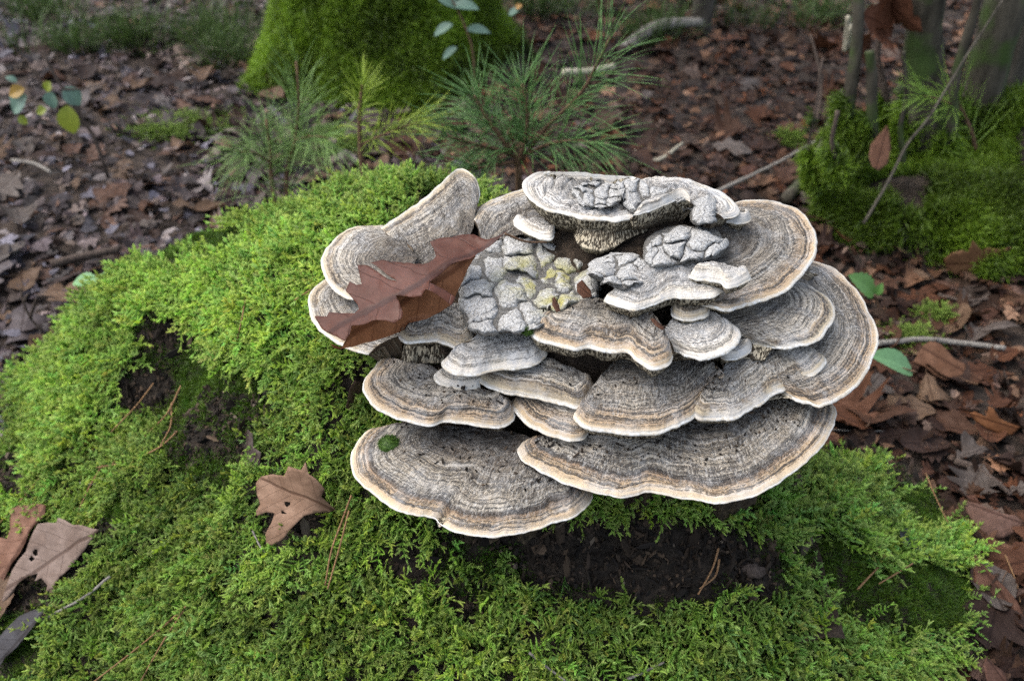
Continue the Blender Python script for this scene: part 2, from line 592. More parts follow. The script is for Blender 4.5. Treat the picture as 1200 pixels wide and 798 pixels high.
# ------------------------------------------------------------------ terrain
def ground_z(x, y):
    x, y = np.asarray(x, float), np.asarray(y, float)
    p = np.stack([x, y], -1)
    near = 0.022 * fbm(p * 3.0, 3, 4)
    far = 0.25 * fbm(p * 0.12, 5, 3) * smooth(5, 20, np.hypot(x, y - 1.5))
    return near + far


CTRL = [  # (u, v, z) on the mossy stump
    (-60, 500, .0), (0, 470, .03), (60, 405, .08), (110, 356, .125), (170, 314, .165), (215, 284, .21), (300, 256, .265), (400, 230, .32), (480, 214, .345),
    (250, 310, .25), (330, 285, .305), (380, 335, .325), (300, 355, .285), (200, 360, .225), (120, 410, .155), (50, 470, .08), (0, 530, .035),
    (300, 430, .25), (400, 440, .305), (200, 440, .195), (100, 500, .12), (0, 600, .03), (60, 650, .05), (150, 560, .135), (250, 530, .195), (350, 500, .25), (420, 500, .275),
    (350, 600, .205), (450, 640, .205), (250, 640, .145), (150, 700, .085), (40, 740, .03), (100, 798, .035), (250, 798, .085), (400, 798, .125), (550, 798, .14), (550, 700, .175), (600, 660, .195),
    (700, 798, .13), (700, 720, .16), (750, 660, .195), (850, 680, .175), (850, 798, .105), (950, 740, .115), (1000, 798, .07), (1100, 798, .025), (1100, 700, .06), (1050, 620, .095),
    (980, 560, .14), (930, 620, .16), (1165, 740, .01), (1190, 700, 0), (1140, 640, .02), (1060, 560, .04), (1020, 520, .03),
    (1110, 560, 0), (1200, 650, 0), (1210, 760, 0), (1150, 480, 0), (1080, 470, 0), (1040, 380, 0), (1250, 850, 0), (1100, 900, 0), (900, 920, .03), (700, 930, .05), (500, 930, .06), (300, 920, .03), (100, 900, 0), (-100, 850, 0), (-100, 700, 0), (-120, 600, 0),
]
_c = np.array(CTRL, float)
CPTS = PZ(_c[:, 0], _c[:, 1], _c[:, 2])
CPTS = np.vstack([CPTS, np.array([
    (0.0, .665, .29), (.10, .665, .29), (-.10, .69, .30), (0.0, .73, .355), (.12, .73, .345), (-.08, .76, .355), (.05, .80, .375), (.17, .78, .31), (.0, .88, .365), (.12, .88, .30), (-.1, .92, .37), (.02, 1.0, .30),
    (.14, 1.0, .14), (.24, .80, .14), (.26, .92, .04), (.2, 1.08, .0), (.05, 1.14, .12), (-.02, 1.3, 0), (.2, 1.25, 0), (-.2, 1.34, 0), (-.4, 1.33, 0), (-.6, 1.28, 0), (-.75, 1.2, 0), (-.9, 1.0, 0), (-.15, 1.22, .2), (-.3, 1.24, .12), (-.45, 1.24, .06), (-.6, 1.18, .02),
    (.5, 1.2, 0), (0, .2, 0), (.4, .3, 0), (-.4, .3, 0), (-.2, 1.6, 0), (.35, 1.45, 0), (-.8, 1.5, 0), (.7, .8, 0), (.7, .5, 0)], float)])


def _tps(r2):
    return 0.5 * r2 * np.log(r2 + 1e-9)


_n = len(CPTS)
_A = np.zeros((_n + 3, _n + 3))
_A[:_n, :_n] = _tps(((CPTS[:, None, :2] - CPTS[None, :, :2]) ** 2).sum(-1)) + np.eye(_n) * 4e-4
_A[:_n, _n] = 1
_A[:_n, _n + 1:] = CPTS[:, :2]
_A[_n:, :_n] = _A[:_n, _n:].T
_W = np.linalg.solve(_A, np.r_[CPTS[:, 2], 0, 0, 0])


HOLLOWS = [(*PZ(a, b, z)[:2], r, d) for a, b, z, r, d in [(215, 445, .20, .045, -.030), (280, 490, .22, .050, -.030), (325, 540, .22, .035, -.020), (150, 480, .16, .035, -.018), (110, 570, .11, .04, -.02), (480, 665, .195, .045, -.018), (190, 390, .23, .03, -.02),
                                                           (415, 455, .30, .03, -.03), (80, 440, .11, .05, .014), (290, 640, .17, .06, .014), (330, 400, .28, .05, .010), (180, 600, .13, .035, -.018), (560, 740, .16, .04, -.015), (1000, 700, .11, .04, -.014), (930, 590, .15, .04, .010), (150, 700, .085, .035, -.02), (230, 340, .24, .03, .010), (390, 560, .23, .03, -.012)]]


def stump_z(x, y):
    x, y = np.asarray(x, float), np.asarray(y, float)
    sh = x.shape
    q = np.stack([x.ravel(), y.ravel()], -1)
    out = np.empty(len(q))
    for i in range(0, len(q), 20000):
        s = q[i:i + 20000]
        r2 = ((s[:, None] - CPTS[None, :, :2]) ** 2).sum(-1)
        out[i:i + 20000] = _tps(r2) @ _W[:_n] + _W[_n] + s @ _W[_n + 1:]
    lump = 0.024 * fbm(q * 8, 21, 3) + 0.012 * fbm(q * 21, 22, 3)
    for hx, hy, hr, hd in HOLLOWS:
        out = out + hd * np.exp(-((q[:, 0] - hx) ** 2 + (q[:, 1] - hy) ** 2) / hr ** 2)
    edge = smooth(1.0, 0.78, np.hypot((q[:, 0] + 0.12) / 0.95, (q[:, 1] - 0.78) / 0.66))
    out = out + lump * np.clip(out / 0.06, 0, 1)
    return ((out - 0.012) * edge - 0.03 * (1 - edge)).reshape(sh)


def surf_z(x, y):
    return np.maximum(ground_z(x, y), stump_z(x, y))


def build_ground():
    def axis(lo, hi, step):
        core = np.arange(lo, hi + 1e-6, step)
        out = np.array([0.3, 0.8, 2, 4, 8, 14, 22, 35, 55, 80])
        return np.r_[(lo - out)[::-1], core, hi + out]
    xs, ys = axis(-2.4, 2.6, 0.035), axis(-0.4, 4.2, 0.035)
    X, Y = np.meshgrid(xs, ys, indexing='ij')
    Z = ground_z(X, Y)
    V = np.stack([X, Y, Z], -1).reshape(-1, 3)
    o = link('ground', mesh_from('ground', V, grid_faces(len(xs), len(ys))), M_SOIL)
    tag(o, 'brown forest floor beneath the fallen leaves', kind='structure')


build_ground()

STUMP = empty('tree_stump', (0.0, 0.8, 0.0))
tag(STUMP, 'old rotten tree stump swathed in green moss, carrying the big bracket fungus', 'stump')
xs = np.linspace(-1.05, 0.85, 260)
ys = np.linspace(0.13, 1.43, 190)
SX, SY = np.meshgrid(xs, ys, indexing='ij')
SZ = stump_z(SX, SY)
_fx, _fy = np.linspace(-1.05, .85, 520), np.linspace(.13, 1.43, 380)
_FZ = stump_z(*np.meshgrid(_fx, _fy, indexing='ij'))


def stump_fast(x, y):
    i = np.clip((np.asarray(x, float) + 1.05) / 1.90 * 519, 0, 518.999)
    j = np.clip((np.asarray(y, float) - .13) / 1.30 * 379, 0, 378.999)
    a, b = i.astype(int), j.astype(int)
    f, g = i - a, j - b
    z = (_FZ[a, b] * (1 - f) + _FZ[a + 1, b] * f) * (1 - g) + (_FZ[a, b + 1] * (1 - f) + _FZ[a + 1, b + 1] * f) * g
    return np.where((i <= 0) | (i >= 518.99) | (j <= 0) | (j >= 378.99), -.05, z)


def surf_z(x, y):
    return np.maximum(ground_z(x, y), stump_fast(x, y))


child('rotten_wood', np.stack([SX, SY, SZ], -1).reshape(-1, 3), grid_faces(len(xs), len(ys)), M_HUMUS, STUMP)

# ------------------------------------------------------------------ the bracket fungus
FUNGUS = empty('bracket_fungus', (0.05, 0.72, 0.30))
tag(FUNGUS, 'large grey and cream bracket fungus of many overlapping shelves on the mossy stump', 'fungus')
CAPTRIS = []            # world-space surface for contact tests
BASEPTS = []


def cap(M, zM, B, zB, mat, lip=0.004, drop=0.012, inset=0.006, arch=0.004, under=0.03, rim=None, nt=None, ns=46, wave=0.0024, ridge=0.0011, notch=None, label=None, seed=[0], full=False, lump=0.0):
    seed[0] += 1
    sd = seed[0]
    M, B = np.asarray(M, float), np.asarray(B, float)
    Lpx = np.linalg.norm(np.diff(M, axis=0), axis=1).sum()
    nt = nt or int(np.clip(Lpx / 2.2, 24, 210))
    zm = np.interp(np.linspace(0, 1, nt), np.linspace(0, 1, len(np.atleast_1d(zM))), np.atleast_1d(zM))
    zb = np.interp(np.linspace(0, 1, nt), np.linspace(0, 1, len(np.atleast_1d(zB))), np.atleast_1d(zB))
    m2, b2 = catmull(M, nt), catmull(B, nt)
    tt = np.linspace(0, 1, nt)
    # a slightly ragged margin
    nrm = np.stack([np.gradient(m2[:, 1]), -np.gradient(m2[:, 0])], 1)
    nrm /= np.linalg.norm(nrm, axis=1)[:, None] + 1e-9
    rag = fbm(np.stack([tt * Lpx / 13.0, np.full(nt, sd * 3.1)], 1), sd, 3) * 2.3 + vnoise(np.stack([tt * Lpx / 3.5, np.full(nt, sd * 1.7)], 1), sd + 5) * 0.25
    m2 = m2 + nrm * rag[:, None]
    zm = zm + wave * fbm(np.stack([tt * Lpx / 38.0, np.full(nt, sd * 5.3)], 1), sd + 9, 3)
    PM = PZ(m2[:, 0], m2[:, 1], zm)
    PB = PZ(b2[:, 0], b2[:, 1], zb)
    D = PM - PB
    W = np.linalg.norm(D, axis=1)
    s = np.r_[np.linspace(0, 0.6, ns // 2, endpoint=False), np.linspace(0.6, 1, ns - ns // 2)]
    T = PB[:, None] + D[:, None] * s[None, :, None]
    U = np.r_[0, np.cumsum(np.linalg.norm(np.diff(PM, axis=0), axis=1))]
    Vd = (1 - s)[None] * W[:, None]
    T[..., 2] += arch * np.sin(np.pi * s ** 1.3)[None]
    # concentric ridges and lumps
    edgew = np.clip(Vd / 0.006, 0, 1) * smooth(0, .06, tt)[:, None] * smooth(0, .06, 1 - tt)[:, None]
    wob = fbm(T * 24, sd, 3) * 0.006
    rd = vnoise(np.stack([(Vd + wob) * 210, np.broadcast_to(U[:, None] * 6, Vd.shape), np.full(Vd.shape, sd * 2.2)], -1), sd)
    rd2 = vnoise(np.stack([(Vd + wob) * 95, np.broadcast_to(U[:, None] * 4, Vd.shape), np.full(Vd.shape, sd * 4.2)], -1), sd + 3)
    T[..., 2] += edgew * (ridge * rd + ridge * 1.5 * rd2 + 0.0036 * fbm(T * 40, sd + 30, 4) + 0.0009 * vnoise(T * 330, sd + 40))
    if lump:
        T[..., 2] += lump * np.clip((Vd - .008) / .012, 0, 1) * (fbm(T * 60, sd + 50, 4) + .35 - 1.3 * np.exp(-(np.abs(vnoise(T * 95, sd + 51)) / .12) ** 2) * .5)
    if notch is not None:          # a crack running in from the margin
        un, depth, w = notch
        k = np.abs(m2[:, 0] - un) / w
        crack = np.clip(1 - k, 0, 1)[:, None] * smooth(depth, depth * 0.2, Vd)
        T[..., 2] -= 0.006 * crack
    # rounded lip, tube face and underside
    tang = np.gradient(PM, axis=0)
    tang /= np.linalg.norm(tang, axis=1)[:, None] + 1e-12
    O = np.cross(tang, np.array([0, 0, 1.0]))
    O /= np.linalg.norm(O, axis=1)[:, None] + 1e-12
    O *= np.where((O * D).sum(1) < 0, -1, 1)[:, None]
    k = max(3, nt // 40)
    O = np.stack([np.convolve(np.pad(O[:, i], k, mode='edge'), np.ones(2 * k + 1) / (2 * k + 1), 'valid') for i in range(3)], 1)
    O /= np.linalg.norm(O, axis=1)[:, None] + 1e-12
    tap = 0.35 + 0.65 * np.minimum(smooth(0, .12, tt), smooth(0, .12, 1 - tt))
    if full: tap[:] = 1
    lip = lip * .54
    lipv = lip * tap * (1 + 0.35 * fbm(np.stack([tt * Lpx / 22.0, np.full(nt, sd * 7.7)], 1), sd + 13, 2))
    dropv = drop * tap * (1 + 0.25 * fbm(np.stack([tt * Lpx / 26.0, np.full(nt, sd * 9.7)], 1), sd + 15, 3))
    up = np.array([0, 0, 1.0])
    th = np.linspace(0, 1, 7)
    R = PM[:, None] + O[:, None] * (lipv[:, None, None] * 0.42 * np.sin(np.pi * th * 0.95)[None, :, None]) - up * (lipv[:, None, None] * th[None, :, None])
    pw = np.linspace(0, 1, 9)
    E0 = R[:, -1]
    E1 = PM - O * inset - up * (lipv + dropv)[:, None]
    PF = E0[:, None] + (E1 - E0)[:, None] * pw[None, :, None]
    PF += O[:, None] * (0.0012 * np.sin(np.pi * pw) * (drop / 0.012))[None, :, None]
    E2 = PB - up * (under)
    q = np.linspace(0, 1, 9)[1:]
    UN = E1[:, None] + (E2 - E1)[:, None] * q[None, :, None]
    LOW = np.concatenate([PF, UN], 1)
    seg = np.linalg.norm(np.diff(LOW, axis=1), axis=2)
    wv = np.concatenate([np.zeros((nt, 1)), np.cumsum(seg, 1)], 1)
    base = np.array(FUNGUS.location)
    uvt = np.stack([np.broadcast_to(U[:, None], Vd.shape), Vd], -1).reshape(-1, 2)
    c = link('cap', mesh_from('cap', T.reshape(-1, 3) - base, grid_faces(nt, ns), uv=uvt), mat, FUNGUS)
    if label: c['label'] = label
    # ends closed with the core-coloured underside
    Rn = R.shape[1]
    r = link('rim', mesh_from('rim', R.reshape(-1, 3) - base, grid_faces(nt, Rn), uv=np.stack([np.broadcast_to(U[:, None], (nt, Rn)), np.broadcast_to(th[None] * lip, (nt, Rn))], -1).reshape(-1, 2)), rim or M_RIM, c)
    Ln = LOW.shape[1]
    LV = LOW.reshape(-1, 3)
    LF = grid_faces(nt, Ln)
    luv = np.stack([np.broadcast_to(U[:, None], (nt, Ln)), wv], -1).reshape(-1, 2)
    ends = []
    for e in (0, nt - 1):
        sec = np.vstack([T[e], R[e][1:], LOW[e][1:]])
        o0 = len(LV) + sum(len(x) for x in ends)
        ctr = sec.mean(0)
        ends.append(np.vstack([sec, ctr]))
        for i in range(len(sec)):
            LF.append((o0 + i, o0 + (i + 1) % len(sec), o0 + len(sec)))
    LV = np.vstack([LV] + ends)
    luv = np.vstack([luv] + [np.stack([np.linspace(0, .01, len(x)), np.full(len(x), 0.03)], 1) for x in ends])
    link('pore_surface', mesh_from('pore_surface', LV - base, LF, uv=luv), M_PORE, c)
    o = sum(len(a[0]) for a in CAPTRIS)
    allv = np.concatenate([T, R, LOW], 1)
    CAPTRIS.append((allv.reshape(-1, 3), [tuple(i + o for i in f) for f in grid_faces(nt, allv.shape[1])]))
    BASEPTS.append(PB - np.array([0, 0, 0.014]))
    return c


# --- lowest tier
cap([(470, 496), (440, 501), (425, 510), (414, 525), (411, 541), (414, 554), (425, 568), (445, 583), (465, 596), (490, 603), (508, 606), (517, 613), (532, 621), (555, 627), (582, 628), (612, 623), (645, 614), (672, 604), (688, 592), (694, 579), (688, 566)],
    [.312, .305, .30, .298, .298, .30, .30], [(520, 500), (535, 500), (555, 500), (575, 501), (600, 505), (620, 512), (635, 522), (650, 535), (660, 545)], [.322, .326, .326, .322], M_TAN, lip=.0024, drop=.002, inset=.03, rim=M_RIM, arch=.004, notch=(514, .035, 5), under=.05,
    label='lowest shelf with an orange-cream edge and a crack in its front margin')
cap([(612, 518), (605, 527), (612, 538), (625, 546), (640, 555), (660, 565), (690, 574), (720, 580), (733, 582), (745, 579), (757, 575), (772, 577), (800, 583), (835, 588), (865, 586), (887, 579), (912, 565), (936, 547), (956, 529), (970, 510), (978, 493), (979, 481), (973, 472)],
    [.325, .322, .322, .322, .325, .33, .335], [(650, 508), (700, 500), (740, 495), (780, 490), (820, 482), (850, 476), (880, 470), (905, 466), (930, 464)], [.338, .345, .345, .345, .342], M_TAN, lip=.0025, drop=.002, inset=.03, rim=M_RIM, arch=.003, under=.05,
    label='broad lowest shelf with a wavy cream edge and dark brown inner half')
# --- second tier
cap([(446, 421), (438, 430), (429, 444), (427, 455), (430, 465), (438, 475), (450, 483), (465, 490), (480, 494), (495, 497), (507, 497), (520, 494), (545, 495), (565, 499), (585, 500), (597, 496), (603, 487), (601, 476)],
    [.352, .346, .345, .345, .345], [(480, 425), (500, 428), (520, 436), (545, 447), (570, 455), (590, 464)], [.362, .365, .362], M_BUFF, lip=.0035, drop=.004, inset=.008, arch=.003, under=.045)
cap([(604, 467), (599, 472), (603, 480), (612, 491), (626, 501), (645, 509), (665, 514), (683, 514), (689, 507)], [.348, .346, .345], [(625, 460), (650, 466), (680, 478), (690, 490)], .358, M_BUFF, lip=.0042, drop=.003, inset=.008, under=.04)
cap([(520, 432), (511, 438), (513, 446), (525, 451), (538, 454), (552, 456), (563, 455)], [.366, .362, .362], [(535, 428), (550, 432), (562, 438)], .37, M_WHITE, lip=.005, drop=.004, inset=.008, under=.03, ns=26)
cap([(560, 432), (555, 437), (562, 446), (576, 454), (600, 460), (630, 466), (655, 472), (674, 477), (686, 474), (695, 465), (698, 455), (694, 447)],
    [.368, .365, .363, .364], [(585, 428), (610, 420), (640, 420), (665, 428), (685, 438)], [.376, .38, .376], M_GREY, lip=.0045, drop=.004, inset=.006, under=.04)
cap([(688, 470), (674, 484), (676, 492), (690, 500), (720, 505), (750, 508), (775, 504), (800, 494), (820, 480), (838, 468), (852, 462), (856, 456), (850, 449)],
    [.366, .364, .362, .362, .366], [(705, 440), (725, 420), (760, 402), (795, 398), (822, 408), (838, 428)], [.378, .386, .38], M_BUFF, lip=.0055, drop=.008, inset=.006, under=.04, wave=.002)
cap([(818, 470), (811, 481), (822, 489), (845, 490), (868, 485), (890, 472), (905, 461), (922, 452), (942, 443), (960, 433), (967, 422), (958, 413)],
    [.362, .360, .362, .366, .37], [(840, 440), (852, 425), (866, 410), (880, 400), (900, 396), (922, 400)], [.376, .384, .384], M_GREY, lip=.006, drop=.009, inset=.008, under=.04, wave=.003)
# --- right flank
cap([(918, 440), (915, 454), (926, 463), (945, 471), (963, 474), (986, 465), (1006, 447), (1020, 424), (1028, 400), (1025, 379), (1013, 355), (1000, 335), (985, 319), (966, 309), (946, 306), (930, 312)],
    [.362, .358, .356, .358, .365, .375, .385, .392], [(895, 430), (890, 425), (885, 415), (880, 400), (875, 385), (872, 370), (872, 355), (880, 340), (890, 332), (900, 328)], [.375, .382, .39, .398], M_BUFF, lip=.005, drop=.003, inset=.02, rim=M_RIM, under=.05, arch=.002)
cap([(860, 398), (885, 400), (910, 405), (930, 405), (946, 402), (961, 395), (972, 381), (978, 366), (972, 351), (957, 339), (937, 331)], [.392, .39, .39, .395, .402], [(815, 392), (820, 385), (828, 375), (838, 362), (850, 350), (865, 340), (880, 332)], [.402, .408, .414], M_GREY, lip=.005, drop=.006, inset=.01, under=.04)
# --- centre
cap([(530, 414), (518, 424), (523, 432), (535, 437), (548, 439), (562, 436), (585, 431), (605, 430), (622, 427), (635, 421), (641, 414), (637, 405)],
    [.388, .385, .384, .386], [(555, 398), (565, 388), (580, 382), (598, 380), (615, 384), (626, 392)], [.398, .402, .398], M_WHITE, lip=.0045, drop=.006, inset=.008, under=.035)
cap([(628, 376), (620, 387), (631, 397), (650, 403), (670, 407), (690, 406), (715, 410), (738, 412), (748, 421), (765, 430), (782, 427), (788, 417)],
    [.412, .41, .408, .408, .406], [(650, 364), (670, 355), (695, 350), (725, 352), (755, 362), (775, 380)], [.42, .426, .424], M_BUFF, lip=.0055, drop=.011, inset=.006, under=.04, wave=.002)
cap([(790, 410), (803, 415), (818, 419), (836, 417), (855, 408), (866, 396), (864, 385), (850, 376)], [.404, .404, .406], [(775, 392), (780, 384), (788, 375), (802, 368), (820, 364)], .414, M_WHITE, lip=.006, drop=.005, inset=.008, under=.035)
cap([(471, 387), (467, 395), (475, 400), (490, 400), (510, 399), (524, 402), (535, 408), (546, 405), (555, 396), (553, 384)], [.397, .395, .393, .394], [(500, 368), (512, 360), (528, 355), (542, 358), (550, 368)], .408, M_GREY, lip=.004, drop=.011, inset=.012, under=.035, ns=30)
# --- left flank
cap([(432, 415), (415, 409), (400, 403), (385, 394), (371, 380), (364, 366), (362, 350), (368, 337), (382, 328)], [.366, .366, .37, .376], [(470, 392), (462, 385), (452, 375), (440, 365), (430, 352), (425, 342)], [.378, .384, .39], M_GREY, lip=.005, drop=.014, inset=.02, under=.05, arch=.003)
cap([(470, 425), (500, 424), (530, 423), (552, 420)], [.36, .36, .362], [(480, 385), (505, 380), (530, 380), (545, 384)], [.382, .385], M_PORE, lip=.003, drop=.006, inset=.006, under=.04, ns=24, rim=M_PORE)
cap([(428, 352), (412, 349), (397, 341), (387, 331), (380, 318), (377, 305), (383, 291), (396, 275), (411, 268), (430, 264), (450, 267), (464, 276)], [.396, .394, .396, .402, .408, .412], [(470, 335), (474, 330), (478, 324), (482, 316), (486, 308), (488, 302), (488, 296), (484, 292)], [.41, .416, .42], M_GREY, lip=.0055, drop=.006, inset=.014, under=.045, arch=.003)
cap([(446, 268), (470, 252), (497, 233), (518, 214), (530, 203), (538, 198), (548, 200), (555, 208), (560, 222), (560, 238)], [.415, .425, .44, .452, .452, .44], [(484, 312), (498, 312), (512, 310), (526, 304), (540, 294), (552, 274), (559, 244)], [.408, .416, .438], M_GREY, lip=.004, drop=.0008, inset=.004, under=.05, arch=.003)
cap([(556, 258), (562, 244), (580, 232), (600, 225), (625, 221), (650, 224)], [.434, .436, .44], [(565, 284), (585, 280), (605, 276), (625, 272), (650, 266)], [.425, .43, .435], M_GREY, lip=.004, drop=.003, inset=.01, under=.04)
# --- upper right
cap([(800, 352), (820, 356), (836, 358), (852, 361), (872, 358), (896, 350), (920, 338), (940, 321), (952, 301), (957, 281), (952, 265), (940, 250), (920, 240), (896, 234), (872, 235), (858, 240)],
    [.426, .424, .422, .424, .43, .438, .444, .446], [(790, 320), (795, 314), (800, 308), (806, 300), (812, 292), (818, 284), (826, 276), (836, 268), (848, 262)], [.436, .442, .448, .45], M_BUFF, lip=.0055, drop=.010, inset=.014, under=.045, arch=-.002)
cap([(722, 345), (708, 351), (720, 357), (740, 362), (755, 361), (770, 354), (785, 348), (810, 349), (835, 347), (848, 340), (851, 331), (846, 326)], [.438, .436, .436, .436, .438], [(738, 325), (755, 312), (775, 305), (800, 303), (822, 306), (838, 314)], [.446, .45, .448], M_WHITE, lip=.004, drop=.011, inset=.007, under=.04)
cap([(812, 318), (808, 324), (825, 327), (845, 330), (853, 336), (868, 332), (879, 326), (878, 320)], [.448, .447, .446], [(818, 312), (832, 308), (848, 308), (864, 312)], .453, M_WHITE, lip=.004, drop=.008, inset=.005, under=.02, ns=24)
# --- top
cap([(672, 276), (680, 287), (698, 293), (718, 290), (734, 280), (757, 270), (758, 258)], [.446, .444, .446], [(690, 262), (700, 260), (712, 258), (725, 257), (738, 255)], .452, M_PORE, lip=.002, drop=.010, inset=.010, under=.03, ns=20, rim=M_PORE)
cap([(775, 240), (774, 251), (752, 254), (722, 257), (690, 255), (662, 250), (640, 244), (626, 235), (616, 224), (614, 214), (624, 205), (640, 201), (655, 201), (680, 202), (705, 205), (730, 206), (746, 208)],
    [.464, .464, .464, .464, .465, .468, .472, .474, .474, .474], [(722, 236), (714, 238), (704, 238), (694, 236), (686, 232), (682, 227), (684, 222), (692, 219), (702, 219), (714, 220), (724, 219)], [.462, .462, .464, .464], M_WHITE, lip=.005, drop=.020, inset=.012, under=.04, arch=-.001, rim=M_RIM, lump=.008)
cap([(744, 216), (755, 210), (772, 208), (792, 208), (816, 213), (840, 222), (857, 233), (866, 245), (862, 252), (848, 256)], [.468, .468, .466, .462], [(762, 244), (768, 243), (776, 243), (786, 244), (798, 246), (812, 250), (825, 254)], [.462, .462, .46], M_WHITE, lip=.004, drop=.006, inset=.008, under=.035, lump=.006)
cap([(742, 252), (762, 246), (782, 238), (800, 233), (809, 236)], [.472, .474, .474], [(765, 232), (778, 228), (790, 225), (802, 225)], .474, M_WHITE, lip=.003, drop=.016, inset=.006, under=.03, ns=24)
cap([(601, 258), (604, 265), (618, 272), (632, 278), (645, 279), (650, 272)], [.444, .442, .442], [(615, 254), (628, 255), (640, 258), (648, 263)], .447, M_WHITE, lip=.004, drop=.005, inset=.005, under=.02, ns=22)

for M_, z_, B_, mt_ in [
        ([(842, 412), (848, 419), (862, 420), (876, 412), (880, 403)], .388, [(848, 404), (858, 400), (868, 398)], M_WHITE),
        ([(786, 362), (790, 370), (808, 374), (826, 370), (832, 360)], .418, [(794, 354), (808, 351), (822, 353)], M_GREY),
        ([(556, 372), (553, 381), (562, 387), (578, 384), (584, 376)], .408, [(562, 366), (570, 364), (578, 367)], M_WHITE),
        ([(860, 253), (850, 259), (862, 262), (876, 260), (880, 254), (872, 249)], .455, [(862, 250), (868, 248), (873, 249)], M_WHITE)]:
    cap(M_, z_, B_, z_ + .006, mt_, lip=.0035, drop=.006, inset=.005, under=.02, ns=20)

# --- the cracked crust between the shelves, plate by plate
def clip_poly(poly, a, b, c):
    """keep a*x + b*y <= c"""
    out = []
    for i in range(len(poly)):
        p, q = poly[i], poly[(i + 1) % len(poly)]
        dp, dq = a * p[0] + b * p[1] - c, a * q[0] + b * q[1] - c
        if dp <= 0: out.append(p)
        if dp * dq < 0:
            k = dp / (dp - dq)
            out.append((p[0] + (q[0] - p[0]) * k, p[1] + (q[1] - p[1]) * k))
    return out


M_BED = earth_material('crust_bed', (0.10, 0.09, 0.078), (0.21, 0.20, 0.18), (0.32, 0.315, 0.30), 260.0)


def crust(region, zf, spacing, seed, height=0.006, algae=None, gap=-.6):
    r = np.random.default_rng(seed)
    reg = np.array(region, float)
    lo, hi = reg.min(0), reg.max(0)
    pts = []
    for _ in range(400):
        p = lo + (hi - lo) * r.random(2)
        sp = spacing * (0.4 + 1.6 * r.random() ** 1.3)
        if all((p[0] - q[0]) ** 2 + ((p[1] - q[1]) * 1.5) ** 2 > sp * sp for q in pts):
            pts.append(p)
    bed = np.array([reg.mean(0) + (catmull(np.vstack([reg, reg[:1]]), 41)[:40] - reg.mean(0)) * f for f in (0, .3, .6, .85, .97, 1.0)])
    bz = np.array([1, 1, 1, .8, 0, -2.5])[:, None] * .0024
    BV = PZ(bed[..., 0], bed[..., 1], zf(bed[..., 0], bed[..., 1]) + bz).reshape(-1, 3)
    BV[:, 2] += .0012 * fbm(BV * 170, seed + 7, 3) + .0065 * fbm(BV * 38, seed + 9, 3)
    bm_ = mesh_from('crust_bed', BV - np.array(FUNGUS.location), [(k * 40 + a_, k * 40 + (a_ + 1) % 40, (k + 1) * 40 + (a_ + 1) % 40, (k + 1) * 40 + a_) for k in range(5) for a_ in range(40)])
    link('crust_bed', bm_, M_BED, FUNGUS)
    n_in = 0
    for i, p in enumerate(pts):
        poly = [tuple(x) for x in reg]
        for j, q in enumerate(pts):
            if i == j or not poly: continue
            m = (p + q) / 2
            d = q - p
            L = np.hypot(*d)
            poly = clip_poly(poly, d[0] / L, d[1] / L, (d @ m) / L - gap * (0.4 + 1.6 * r.random()))
        if len(poly) < 3: continue
        A = np.array(poly)
        c = A.mean(0)
        if np.ptp(A[:, 0]) < 5 or np.ptp(A[:, 1]) < 3: continue
        n = 56
        A = np.vstack([A, A[:1]])
        dl = np.r_[0, np.cumsum(np.linalg.norm(np.diff(A, axis=0), axis=1))]
        tq = np.linspace(0, dl[-1], n, endpoint=False)
        ring = np.stack([np.interp(tq, dl, A[:, 0]), np.interp(tq, dl, A[:, 1])], 1)
        for _ in range(1):
            ring = (np.roll(ring, 1, 0) + 2 * ring + np.roll(ring, -1, 0)) / 4
        ring += 6.0 * np.stack([vnoise(ring / 17.0, seed + 1), .7 * vnoise(ring / 17.0, seed + 2)], 1) + 3.0 * np.stack([vnoise(ring / 5.5, seed + 3), .7 * vnoise(ring / 5.5, seed + 4)], 1)
        c = ring.mean(0)
        fs = [0.0, .25, .5, .7, .85, .96, 1.06, 1.12]
        hs = [1.0, .98, .91, .77, .55, .2, -.35, -1.3]
        hgt = height * (0.5 + 1.0 * r.random())
        tl = (r.random(2) - .5) * 0.007
        V = []
        for f, h in zip(fs, hs):
            q = c + (ring - c) * f
            z = zf(q[:, 0], q[:, 1]) + hgt * h + ((q - c) / 30.0) @ tl
            P = PZ(q[:, 0], q[:, 1], z)
            P[:, 2] += (0.0012 * fbm(P * 160, seed, 3) + .0065 * fbm(P * 38, seed + 9, 3)) * (h > 0)
            V.append(P)
        V = np.vstack(V)
        F = [(k * n + a, k * n + (a + 1) % n, (k + 1) * n + (a + 1) % n, (k + 1) * n + a) for k in range(len(fs) - 1) for a in range(n)]
        me = mesh_from('crust_plate', V - np.array(FUNGUS.location), F)
        at = me.attributes.new('algae', 'FLOAT', 'POINT')
        uu, vv = project(V)
        g = np.zeros(len(V))
        for (au, av, ar, aw) in algae or []:
            g = np.maximum(g, aw * np.exp(-(((uu - au) / ar) ** 2 + ((vv - av) / (ar * .6)) ** 2)))
        at.data.foreach_set('value', g.astype(np.float32))
        link('crust_plate', me, M_CRUST, FUNGUS)
        n_in += 1
        o = sum(len(a[0]) for a in CAPTRIS)
        CAPTRIS.append((V, [tuple(i + o for i in f) for f in F]))


